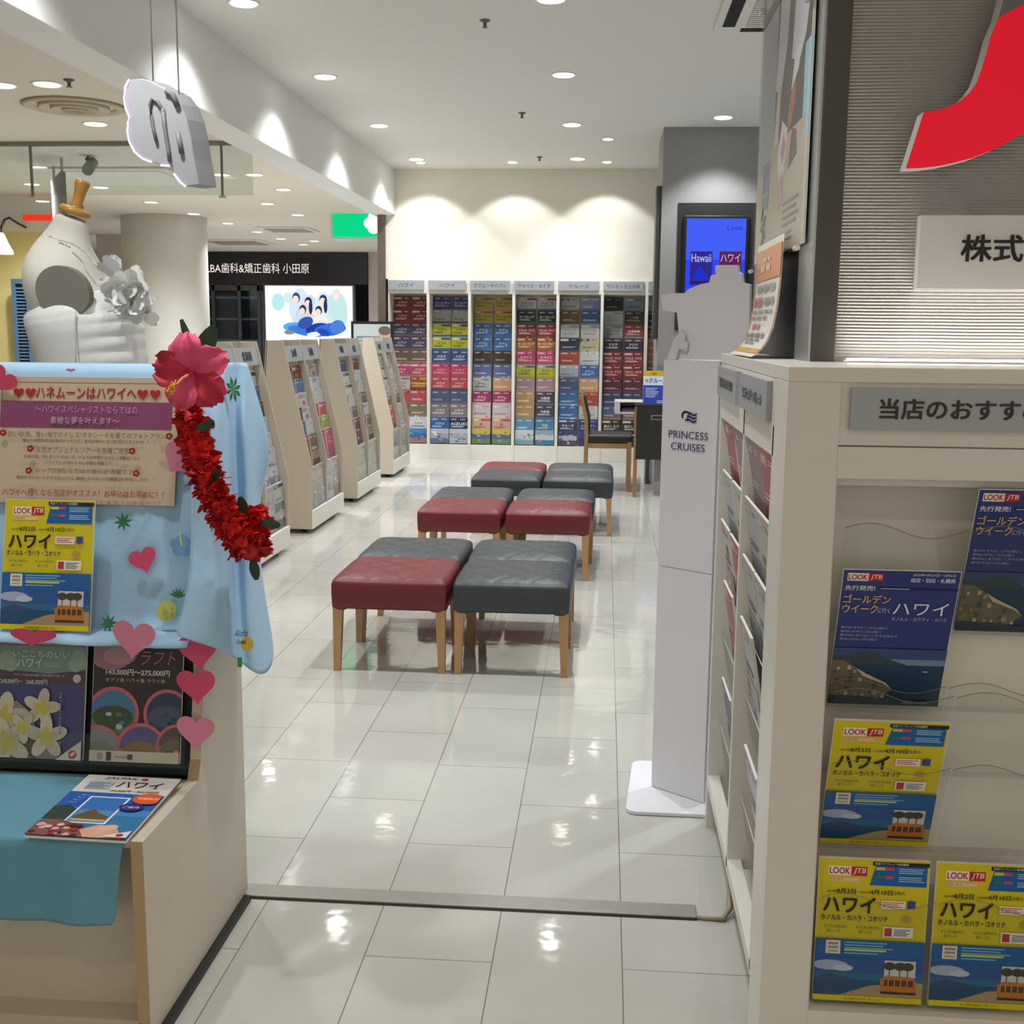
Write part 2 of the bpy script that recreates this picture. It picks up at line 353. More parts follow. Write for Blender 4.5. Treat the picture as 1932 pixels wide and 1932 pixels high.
SPR = MB().lathe([(.03, 0), (.03, -.006), (.012, -.012), (.008, -.035), (.016, -.038), (.016, -.042)], (0, 0, 0), mat('sprinkler_grey', '#6f6f6c', .4, metal=.5), 14).mesh('ceiling_sprinkler')
for x, y, z, nm in ((-.726, 6.87, ZC, 'nearest'), (-.719, 9.7, ZC, 'middle'), (-.714, 12.1, ZC, 'farthest')):
    o = bpy.data.objects.new('ceiling_sprinkler', SPR); COL.objects.link(o); o.location = (x, y, z); tag(o, 'small grey ceiling sprinkler, %s of three in the shop ceiling' % nm, 'sprinkler', 'shop sprinklers')
p = at(130, 150, 2, ZH); o = bpy.data.objects.new('ceiling_sprinkler', SPR); COL.objects.link(o); o.location = p; tag(o, 'grey ceiling sprinkler in the beige hall ceiling', 'sprinkler')
# round ceiling vent in the hall, square air conditioner in the shop
p = at(140, 199, 2, ZH); vm_ = mat('vent_beige', '#c9bca6', .6)
t = thing('ceiling_vent', 'round beige air vent in the hall ceiling', 'vent', p)
MB().lathe([(.30, 0), (.31, -.012), (.285, -.02), (.24, -.012), (.235, 0)], (0, 0, 0), vm_, 40).build('outer_ring', t)
for r, d in ((.21, .022), (.14, .03), (.075, .036)):
    MB().lathe([(r, -.002), (r*1.02, -d), (r*.93, -d-.004), (r*.74, -.004)], (0, 0, 0), vm_, 36).build('ring_blade', t)
t = thing('air_conditioner', 'white square ceiling air conditioner with slatted grille', 'air conditioner', (1.06, 6.62, ZC))
mb = MB().box(-.48, .48, -.48, .48, -.03, 0, CEIL); mb.build('panel', t, bevel=.01)
for x0, x1, y0, y1 in ((-.44, -.37, -.33, .33), (.37, .44, -.33, .33), (-.33, .33, -.44, -.37), (-.33, .33, .37, .44)):
    MB().box(x0, x1, y0, y1, -.034, -.028, mat('slot_dark', '#20201f', .9)).build('air_slot', t)
g = MB().box(-.31, .31, -.31, .31, -.033, -.03, mat('grille_dark', '#5c5c58', .6))
for k in range(15): g.box(-.31, .31, -.30+k*.042, -.28+k*.042, -.045, -.033, CEIL)
for k in range(3): g.box(-.16+k*.155, -.148+k*.155, -.31, .31, -.047, -.033, CEIL)
g.build('grille', t)
for px, py, sx, sy in ((450, 456, .5, .5), (545, 432, .35, .35), (240, 332, .6, .6)):
    p = at(px, py, 2, ZH); t = thing('ceiling_vent', {450: 'flat tan ceiling vent above the dental sign', 545: 'small grey ceiling vent near the green sign', 240: 'white square ceiling hatch behind the hanging glass'}[px], 'vent', p)
    MB().box(-sx, sx, -sy, sy, -.02, 0, HALLC).build('panel', t, bevel=.005)
    MB().box(-sx*.8, sx*.8, -sy*.8, sy*.8, -.026, -.019, mat('vent_tan', '#9a8d7a', .6) if px != 240 else CEIL).build('grille', t)
# hanging smoke glass
yb_, = (8.58,)
t = thing('hanging_glass', 'clear glass smoke barrier hanging from the hall ceiling', 'glass barrier', (-5, yb_, ZH))
MB().box(-2.4, 2.38, -.02, .02, -.03, 0, mat('barrier_rail', '#8f8b82', .5, metal=.3)).build('rail', t)
MB().box(-2.4, 2.38, -.005, .005, -.385, -.03, GLASS).build('glass_pane', t)
for px in (58, 418):
    x = at(px, 300, 1, yb_).x+5; MB().box(x-.006, x+.006, -.012, .012, -.40, -.02, mat('barrier_rod', '#77756f', .4, metal=.4)).box(x-.025, x+.025, -.014, .014, -.405, -.39, STEEL).build('hanger_rod', t)
# ------------------------------------------------------------------ hall things
YK = 20.8
def K(px, py, y=YK): p = at(px, py, 1, y); return p
a, b = K(300, 475), K(692, 537)
t = thing('shop_sign', 'black dental clinic fascia sign with white lettering across the hall', 'sign', (a.x, YK, b.z))
MB().box(0, b.x-a.x, 0, .15, 0, a.z-b.z, mat('fascia_black', '#201f24', .3)).build('board', t)
ar = Art(.002); q0, q1 = K(377, 515), K(583, 497)
ar.text('ALBA歯科&矯正歯科 小田原', q0.x-a.x, q0.z-b.z, q1.z-q0.z, em('#fff4ec', .9), w=q1.x-q0.x)
mb = MB(); ar.emit(mb, FRONT(0, -.004, 0)); o = mb.build('lettering', t)
# clinic glass front and lightbox
MB_ = MB(); fx0, fx1 = K(300, 600).x, K(497, 600).x
for px in (386, 403, 452, 489, 497): x = K(px, 600).x; MB_.box(x-.03, x+.03, YK, YK+.06, 0, b.z, mat('shopfront_frame', '#55565a', .4, metal=.4))
MB_.box(fx0, fx1, YK, YK+.06, b.z-.12, b.z-.02, MATS['shopfront_frame'])
struct(MB_.build('window_1'), 'dark framed glass front of the dental clinic')
struct(MB().box(fx0, fx1, YK+.02, YK+.03, 0, b.z-.1, clear('shopfront_glass', '#a9b5bd', .08)).build('window_2'))
t = thing('wall_shelf', 'lit shelves inside the dark dental clinic', 'shelf', (K(452, 600).x, 22.6, 0))
for k in range(5): MB().box(-1.2, 1.2, 0, .3, .35+k*.42, .39+k*.42, em('#9fc4c8', .35)).build('shelf_board', t)
MB().box(-1.25, 1.25, .3, .34, 0, 2.3, mat('cabinet_blue_grey', '#4a525c', .6)).build('back_panel', t)
a2, b2 = K(498, 537), K(668, 650); z0 = .75
t = thing('lightbox', 'glowing white lightbox with a picture of a seated family in blue', 'lightbox', (a2.x, YK, z0))
LW, LH = b2.x-a2.x, a2.z-z0
MB().box(0, LW, .0, .18, 0, LH, mat('lightbox_case', '#8d9094', .4)).build('case', t)
def U(px, py): p = K(px, py); return p.x-a2.x, p.z-z0
LB = lambda c, s=1.0: em(c, s)
ar = Art(.003); ar.rect(.02, .02, LW-.02, LH-.02, LB('#f4ffff', 1.25))
for px, py, rx, ry, c in ((525, 570, .12, .16, '#bfeef2'), (545, 562, .1, .1, '#d5f5f0'), (640, 575, .13, .18, '#def6f8')): ar.ell(*U(px, py), rx, ry, LB(c), 14)
fam = [((566, 580), .20, .34, '#dcebfa'), ((586, 588), .15, .30, '#d3dff5'), ((612, 586), .18, .34, '#dcf0fa'), ((636, 590), .20, .38, '#c9ecee'), ((575, 602), .17, .24, '#c4def6'), ((605, 606), .19, .25, '#eef6f4')]
for q, rx, ry, c in fam: ar.ell(*U(*q), rx, ry, LB(c), 18)
for q, rx, ry, rot, c in (((590, 600), .06, .2, 35, '#f1dccf'), ((596, 604), .2, .045, 12, '#eef4fb'), ((560, 606), .05, .18, -25, '#cfe2f6'), ((626, 606), .05, .18, 30, '#d8f0f2'), ((618, 610), .16, .04, -10, '#f3e2d6')): ar.ell(*U(*q), rx, ry, LB(c), 14, rot=rot)
for q, rx, ry, rot, c in (((562, 619), .26, .10, -6, '#5fb0ec'), ((579, 625), .34, .085, -10, '#3f7fe0'), ((600, 620), .22, .095, 12, '#23429c'), ((624, 622), .30, .115, 8, '#3c6fe6'), ((578, 609), .15, .10, 25, '#3a58b8'), ((638, 617), .14, .12, 30, '#4e86dd'), ((548, 627), .10, .04, 0, '#8a8f92'), ((594, 631), .13, .045, 5, '#e8f4fa'), ((612, 627), .12, .06, -20, '#2a50b8')): ar.ell(*U(*q), rx, ry, LB(c), 18, rot=rot)
for q, r, skin, hair in (((561, 562), .085, '#ffe9dc', '#4a4e74'), ((584, 570), .08, '#ffe4d6', '#2f3560'), ((612, 566), .085, '#ffe4d6', '#3a3f6c'), ((637, 556), .09, '#fff0e6', '#dfe8ee'), ((574, 584), .075, '#ffe2d2', '#33385e'), ((604, 586), .075, '#ffe2d2', '#33385e')):
    u, v = U(*q); ar.ell(u, v, r*.85, r*1.1, LB(hair), 18); ar.ell(u-.01, v-.03, r*.66, r*.8, LB(skin), 18)
for q in ((589, 580), (617, 578)): u, v = U(*q); ar.ell(u, v, .035, .13, LB('#2f3560'), 12)
mb = MB(); ar.emit(mb, FRONT(0, -.002, 0)); mb.build('picture_panel', t)
# exit sign
p = at(461, 370, 1, 13.5); t = thing('exit_sign', 'small glowing white and green exit sign under the hall ceiling', 'sign', (p.x, 13.5, p.z), .6)
MB().box(-.13, .13, -.03, .03, -.13, .13, mat('sign_case', '#b7a98c', .5)).build('case', t, bevel=.005)
MB().box(-.01, .01, -.01, .01, .13, ZH-p.z, STEEL).build('hanger', t)
ar = Art(.002).rect(-.12, -.12, .12, .12, em('#eafff4', 1.1)).ell(-.03, .05, .022, .022, em('#18a060', .8)).poly([(-.06, -.06), (-.02, .03), (.0, .03), (.03, -.06), (.01, -.06), (-.01, -.01), (-.04, -.06)], em('#18a060', .8)).rect(.06, -.07, .1, .06, em('#18a060', .8))
mb = MB(); ar.emit(mb, FRONT(0, -.031, 0)); mb.build('face', t)
# green box sign
yg = 13.9; a, b = at(627, 386, 1, yg), at(745, 447, 1, yg)
t = thing('box_sign', 'glowing green box sign with a white rounded shape behind the bulkhead', 'sign', (a.x, yg, b.z))
gw, gh = b.x-a.x, a.z-b.z
MB().box(-.03, gw, .0, .3, -.03, gh+.03, mat('box_sign_case', '#cfe8e0', .4)).build('case', t, bevel=.006)
ar = Art(.002).rect(0, 0, gw-.02, gh, em('#10d98c', 1.0)); WB = em('#ffffff', 1.3)
for cx, cy, r in ((.72, .58, .17), (.62, .42, .13), (.82, .36, .2), (.66, .24, .1), (.9, .2, .16)): ar.ell(cx*gw, cy*gh, r*gw*.9, r*gh*1.5, WB, 18)
mb = MB(); ar.emit(mb, FRONT(0, -.002, 0)); mb.build('face', t)
MB().box(.1, .12, .1, .12, gh+.03, ZH-b.z, STEEL).build('hanger', t); MB().box(gw*.7, gw*.7+.02, .1, .12, gh+.03, ZH-b.z, STEEL).build('hanger', t)
# notice board with a black frame behind the racks
yn = 12.7; a, b = at(662, 606, 1, yn), at(722, 700, 1, yn)
t = thing('notice_stand', 'black framed notice board standing behind the farthest rack', 'notice board', (a.x, yn, 0))
w_ = b.x-a.x+.12; MB().box(0, w_, 0, .03, b.z, a.z, BLACK).build('frame', t)
ar = Art(.001).rect(.03, b.z+.03, w_-.03, a.z-.03, '#cfdfe2').ell(w_*.8, a.z-.16, .06, .08, '#d9b8a8').ell(w_*.8, a.z-.1, .07, .05, '#7a6a62').lines(.06, a.z-.4, .3, .25, 6, '#7d98a2')
mb = MB(); ar.emit(mb, FRONT(0, -.002, 0)); mb.build('sheet', t)
MB().box(.04, .07, 0, .03, 0, b.z, BLACK).build('stand_leg', t); MB().box(w_-.07, w_-.04, 0, .03, 0, b.z, BLACK).build('stand_leg', t); MB().box(0, w_, -.15, .18, 0, .02, BLACK).build('foot', t)
# blue shutter and wall lamp at the yellow shop
ys = 11.8; a, b = at(27, 526, 1, ys), at(57, 700, 1, ys)
BLU = mat('shutter_blue', '#4a667c', .6, noise=.06); t = thing('window_shutter', 'tall blue louvred shutter by the yellow wall', 'shutter', (a.x, ys, 0))
w_ = b.x-a.x; h_ = a.z; MB().box(-.04, 0, 0, .05, 0, h_, BLU).box(w_, w_+.04, 0, .05, 0, h_, BLU).box(0, w_, 0, .05, h_-.05, h_, BLU).box(0, w_, 0, .05, .2, .26, BLU).build('frame', t)
mb = MB()
for k in range(46): z = .27+k*(h_-.34)/46; mb.face([(0, .01, z), (w_, .01, z), (w_, .04, z+.028), (0, .04, z+.028)], BLU)
mb.box(0, w_, .045, .05, .26, h_-.05, mat('shutter_dark', '#2f4254', .7)); mb.build('slat_panel', t)
t = thing('plant_stand', 'white metal shelf stand behind the dress form', 'stand', (a.x+w_+.1, ys, 0))
for zz in (.4, .8, 1.2, 1.55, 1.9): MB().box(0, .35, 0, .3, zz, zz+.02, mat('stand_white', '#cfc7b8', .5)).build('shelf_board', t)
for xx in (0, .33): MB().box(xx, xx+.02, 0, .02, 0, 2.05, mat('stand_dark', '#4a4640', .5)).build('post', t)
p = at(4, 462, 1, 11.4); t = thing('wall_lamp', 'small glowing glass shade lamp on the yellow wall', 'lamp', p)
MB().lathe([(.015, .12), (.03, .1), (.06, .02), (.10, -.06), (.105, -.09)], (0, 0, 0), em('#ffe8b8', 2.2), 20).build('lamp_shade', t)
MB().tube([(0, 0, .11), (0, 0, .17), (.02, .04, .25), (.01, .15, .28), (0, .35, .24), (0, .6, .2)], .012, mat('lamp_bronze', '#3a2e22', .5, metal=.5)).build('bracket', t)
p = at(72, 434, 1, 12.02); p.z = 2.55; t = tag(MB().box(-.16, .20, 0, .1, 0, .075, em('#ff3a22', .9)).build('shop_sign'), 'small glowing red sign above the yellow wall', 'sign'); t.location = p
p0 = at(108, 310, 1, 9.6); p1 = at(108, 410, 1, 9.6)
t = thing('hanging_sign', 'grey edge-on sign panel hanging behind the dress form', 'sign', (p0.x, 9.6, 0), 2.13)
MB().box(-.35, .35, -.02, .02, p1.z-.05, ZH-.12, mat('hanging_grey', '#8b8984', .5)).build('panel', t); MB().box(-.3, -.28, -.01, .01, ZH-.12, ZH, STEEL).build('hanger', t); MB().box(.28, .3, -.01, .01, ZH-.12, ZH, STEEL).build('hanger', t)
p = at(170, 310, 1, 9.3); t = thing('security_camera', 'small grey camera on a looped bracket under the hall ceiling', 'camera', (p.x, 9.3, p.z))
MB().tube([(0, 0, ZH-p.z), (0, 0, .08), (-.03, 0, .04), (0, 0, .0)], .012, DGREY).build('bracket', t)
MB().tube([(0, .05, .02), (.02, -.1, -.06)], .045, mat('camera_grey', '#8c8c88', .5), 14).build('body', t)
# ------------------------------------------------------------------ cloud-shaped hanging sign
yc = 5.0
def cz(px, py): p = at(px, py, 1, yc); return p
o0 = cz(305, 250); GS = mat('sign_grey_white', '#9b9b9e', .6)
t = thing('hanging_sign', 'grey cloud-shaped sign with a violet glowing rim hanging before the bulkhead', 'sign', o0)
outl = [(246, 150), (238, 165), (236, 185), (239, 205), (246, 221), (243, 232), (242, 248), (246, 268), (256, 287), (270, 299), (288, 306), (305, 312), (322, 313), (330, 328), (341, 343), (352, 352), (375, 349), (372, 330), (366, 300), (360, 262), (352, 225), (340, 196), (326, 176), (305, 164), (282, 152), (268, 148)]
pts = [cz(*q)-o0 for q in outl]; MB().prism(pts, (.05, .09, 0), GS).build('board', t, bevel=.004)
rim = [pts[k] for k in range(0, 16)]; VIO = em('#d9b8ff', 2.6)
MB().tube([p+Vector((-.003, -.004, 0)) for p in rim[:11]], .0045, VIO, 6).build('light_rim', t)
MB().tube([p+Vector((-.003, -.004, 0)) for p in rim[11:13]], .0045, VIO, 6).build('light_rim', t); MB().tube([p+Vector((-.003, -.004, 0)) for p in rim[13:16]], .0045, VIO, 6).build('light_rim', t)
mb = MB(); G2 = mat('sign_grey_raised', '#747477', .6)
def stroke(q, r): mb.tube([cz(*k)-o0+Vector((0, -.008, 0)) for k in q], r, G2, 6)
stroke([(297, 268), (291, 245), (287, 222), (284, 198), (288, 186), (298, 192), (310, 212)], .008)
stroke([(308, 205), (312, 240), (319, 285), (322, 306)], .009); stroke([(336, 250), (341, 272), (344, 290)], .011); stroke([(314, 172), (326, 178), (336, 200)], .013)
mb.build('lettering', t)
for px in (274, 322):
    q = cz(px, 160)-o0; MB().tube([q+Vector((.02, .04, -.03)), q+Vector((.02, .04, ZC-o0.z-q.z))], .0035, mat('rod_grey', '#8a8a8a', .4, metal=.5), 6).build('hanger_rod', t)
# ------------------------------------------------------------------ brochures: shared designs
BW, BH = .21, .297
PAGES = mat('page_block', '#e9e6de', .8)
def logo(ar, x, y, h):       # boxed tour logo: white box with red word, red box with white letters
    ar.rect(x, y, x+h*2.3, y+h, '#f3efe6').text('LOOK', x+h*.12, y+h*.16, h*.68, '#c0242c', w=h*2.05, bold=.03)
    ar.rect(x+h*2.3, y, x+h*3.9, y+h, '#c0242c').text('JTB', x+h*2.5, y+h*.16, h*.68, '#f3efe6', w=h*1.2, bold=.02, italic=.2)
def art_yellow():
    R = random.Random(3); a = Art(.00006, (BW, BH)); W, H = BW, BH; a.rect(0, 0, W, H, '#d9cb1c'); logo(a, .018, .262, .019)
    a.rect(.02, .25, .078, .258, '#f2c9a0').text('初夏 3世代', .022, .2515, .005, '#c0242c')
    a.poly([(.098, .244), (.108, .285), (W-.004, .285), (W-.004, .244)], '#1565b0').rect(.102, .285, W, .293, '#20242c').text('本誌パンフレット有効期間', .106, .2868, .005, '#f2f2f2')
    for y, c in ((.276, '#d8c948'), (.259, '#3a7d52')):
        a.rect(.108, y, .126, y+.006, c).rect(.127, y, .143, y+.006, '#d04a78'); a.lines(.152, y-.006, .05, .012, 3, '#a9d4ee', .2, R)
    a.text('2019年', .017, .226, .006, '#222016').text('8月2日', .036, .225, .010, '#222016', w=.036, bold=.02).text('〜2020年', .075, .226, .006, '#222016').text('4月10日', .100, .225, .010, '#222016', w=.042, bold=.02).text('出発の', .144, .226, .008, '#222016', w=.022)
    a.text('ハワイ', .012, .186, .032, '#191710', w=.098, bold=.035)
    a.text('ホノルル・カハラ・コオリナ', .008, .169, .0115, '#222016', w=.128, bold=.02)
    a.rect(.122, .197, .168, .214, '#f1ece0').lines(.125, .2, .04, .012, 3, '#c94a5a', .3, R).rect(.172, .199, .187, .215, '#3b4f9a').ell(.172, .176, .009, .007, '#c99a4a', 12)
    for x in (.014, .076): a.text('すてきな休日の', x, .153, .006, '#222016').text('過ごし方', x+.006, .144, .006, '#222016')
    a.rect(.128, .138, .186, .160, '#f3eee4').rect(.131, .140, .145, .157, '#c0303a').lines(.149, .141, .034, .015, 4, '#43549c', .3, R)
    a.rect(0, .012, W, .130, '#1a62ac').rect(.02, .099, .048, .127, '#f0ead8')
    for k in range(3): a.rect(.024, .102+k*.008, .044, .107+k*.008, ('#c9b48a', '#7d9fb8', '#b88a7a')[k])
    a.lines(.056, .099, .10, .028, 5, '#7ec3e6', .4, R).lines(.056, .105, .09, .008, 1, '#e2d63a', .2, R)
    a.rect(0, .012, W, .092, '#2a5aa6').rect(0, .012, W, .06, '#2b6f9e').rect(0, .012, W, .045, '#23507a').poly([(0, .046), (.03, .058), (.06, .05), (.09, .046)], '#3f4a78')
    a.ell(.03, .075, .035, .011, '#a9bcd8', 14).ell(.055, .07, .02, .007, '#c4d2e4', 12).poly([(.05, .012), (.11, .035), (.15, .04), (W, .045), (W, .012)], '#b59a74')
    a.rect(.135, .055, .195, .09, '#d6d8dc')
    for x in (.145, .165, .18): a.ell(x, .078, .012, .009, '#4a4436', 10).rect(x-.001, .045, x+.001, .076, '#4a4436')
    a.poly([(.13, .022), (.128, .05), (.14, .058), (.19, .056), (.198, .048), (.197, .024)], '#c77a2a').rect(.136, .036, .192, .049, '#5a3a22')
    for x in (.143, .155, .167, .179): a.rect(x, .036, x+.002, .05, '#e0a040')
    a.rect(.13, .019, .198, .024, '#3a2a1e').rect(0, 0, W, .012, '#e2d312').text('旅の期間は表記をご覧ください', .06, .003, .005, '#5a5210'); return a
def art_navy():
    R = random.Random(4); a = Art(.00006, (BW, BH)); W, H = BW, BH; a.rect(0, 0, W, H, '#343f86'); logo(a, .008, .274, .0165)
    a.text('2020年4月24日〜5月6日', .125, .287, .006, '#e8e8f4', w=.076).text('成田・羽田・札幌発', .122, .274, .009, '#f0f0f8', w=.08, bold=.02)
    a.text('先行発売!', .006, .254, .011, '#f3f3fa', w=.054, bold=.02).rect(.068, .257, .126, .262, '#15173a').lines(.07, .2575, .054, .004, 1, '#c5c8e6', .1, R).rect(.126, .257, W, .261, '#23285e')
    a.text('ゴールデン', .006, .227, .018, '#d8b878', w=.085, bold=.03).text('ウイーク', .006, .206, .018, '#d8b878', w=.064, bold=.03).text('に行く', .071, .207, .011, '#e6e6f2', w=.022)
    a.text('ハワイ', .098, .204, .027, '#f3f3f8', w=.100, bold=.005).text('ホノルル・カウアイ・カハラ', .098, .191, .008, '#c9cbe8', w=.10)
    for k, w_ in enumerate((.085, .075, .105, .07)): a.text('旅のはじまりはここから心地よく', .008, .171-k*.0085, .0055, '#c6cae8', w=w_)
    a.rect(0, 0, W, .128, '#3d5486').rect(0, 0, W, .105, '#7d92b4').rect(0, 0, W, .092, '#254466').poly([(.0, .092), (.0, .11), (.03, .11), (.06, .122), (.085, .116), (.11, .103), (.14, .092)], '#3d4f5a')
    a.poly([(0, 0), (0, .1), (.02, .1), (.045, .085), (.06, .065), (.1, .05), (.12, .035), (.09, .01), (.1, 0)], '#7a7260')
    for k in range(46):
        x, y = R.random()*.1, R.random()*.08
        if x+y < .13: s = .003+.006*R.random(); a.rect(x, y, x+s, y+s*1.3, R.choice(('#a3957c', '#c3b49a', '#4f5a4a', '#8c6f58', '#5e6a5a')))
    a.poly([(.045, .085), (.06, .066), (.1, .05), (.118, .037), (.105, .052), (.066, .072)], '#cdbfa2').poly([(0, 0), (W, 0), (W, .012), (.1, .014), (.06, .02), (0, .02)], '#33404a')
    a.ell(.175, .08, .005, .0012, '#e8eef2', 8).text('期間限定ご旅行案内', .14, .004, .005, '#a9b0c8'); return a
def art_generic(bg, strip, title, tc, pic=(), R=None, lab=None, big=.03):
    a = Art(.00012, (BW, BH)); W, H = BW, BH; a.rect(0, 0, W, H, bg)
    if strip: a.rect(0, H-.036, W*.45, H-.012, strip[0]).rect(W*.5, H-.036, W, H-.012, strip[1])
    a.lines(.02, H-.030, .06, .014, 2, '#f0ece4', .2, R).lines(.12, H-.030, .07, .014, 2, tc, .3, R)
    if title: a.text(title, W/2, H-.088, big, tc, w=min(W*.88, big*1.12*len(title)), bold=.03, align='c')
    a.lines(.02, H-.115, .16, .02, 2, tc, .4, R)
    y = H-.13
    for k, c in enumerate(pic):
        y0 = y*(1-(k+1)/len(pic)); y1 = y*(1-k/len(pic))
        jag = [(x*W/8, y1+(R.random()-.5)*.02*(k > 0)) for x in range(9)]
        a.poly([(0, y0), (W, y0)]+jag[::-1], c)
    for k in range(5):
        x, yy = R.random()*W*.8+.02, R.random()*y*.8+.02; a.ell(x, yy, .008+.018*R.random(), .006+.014*R.random(), R.choice(list(pic) or [strip[0] if strip else tc]) if k % 2 else R.choice(('#e8dccb', '#8fa3b8', '#c98a6a', '#5f7a6a')), 9)
    return a
def bmesh_of(name, art, th=.006, bw=BW, bh=BH):       # centred on x, standing on z=0, cover facing -y
    mb = MB(); mb.box(-bw/2, bw/2, 0, th, 0, bh, PAGES); art.emit(mb, FRONT(-bw/2, -.0001, 0)); mb.recalc = False; return mb.mesh(name)
def booklet(art, label, cat, M, group=None, th=.006, name='brochure', cover='front_cover'):   # near ones: page block + printed cover
    o = MB().box(-BW/2, BW/2, .0006, th, 0, BH, PAGES).build(name); o.matrix_world = M; tag(o, label, cat, group)
    mb = MB(); mb.recalc = False; mb.box(-BW/2-.001, BW/2+.001, -.0002, .0006, -.0005, BH+.001, PAPER); art.emit(mb, FRONT(-BW/2, -.0003, 0)); mb.build(cover, o); return o
RG = random.Random(11)
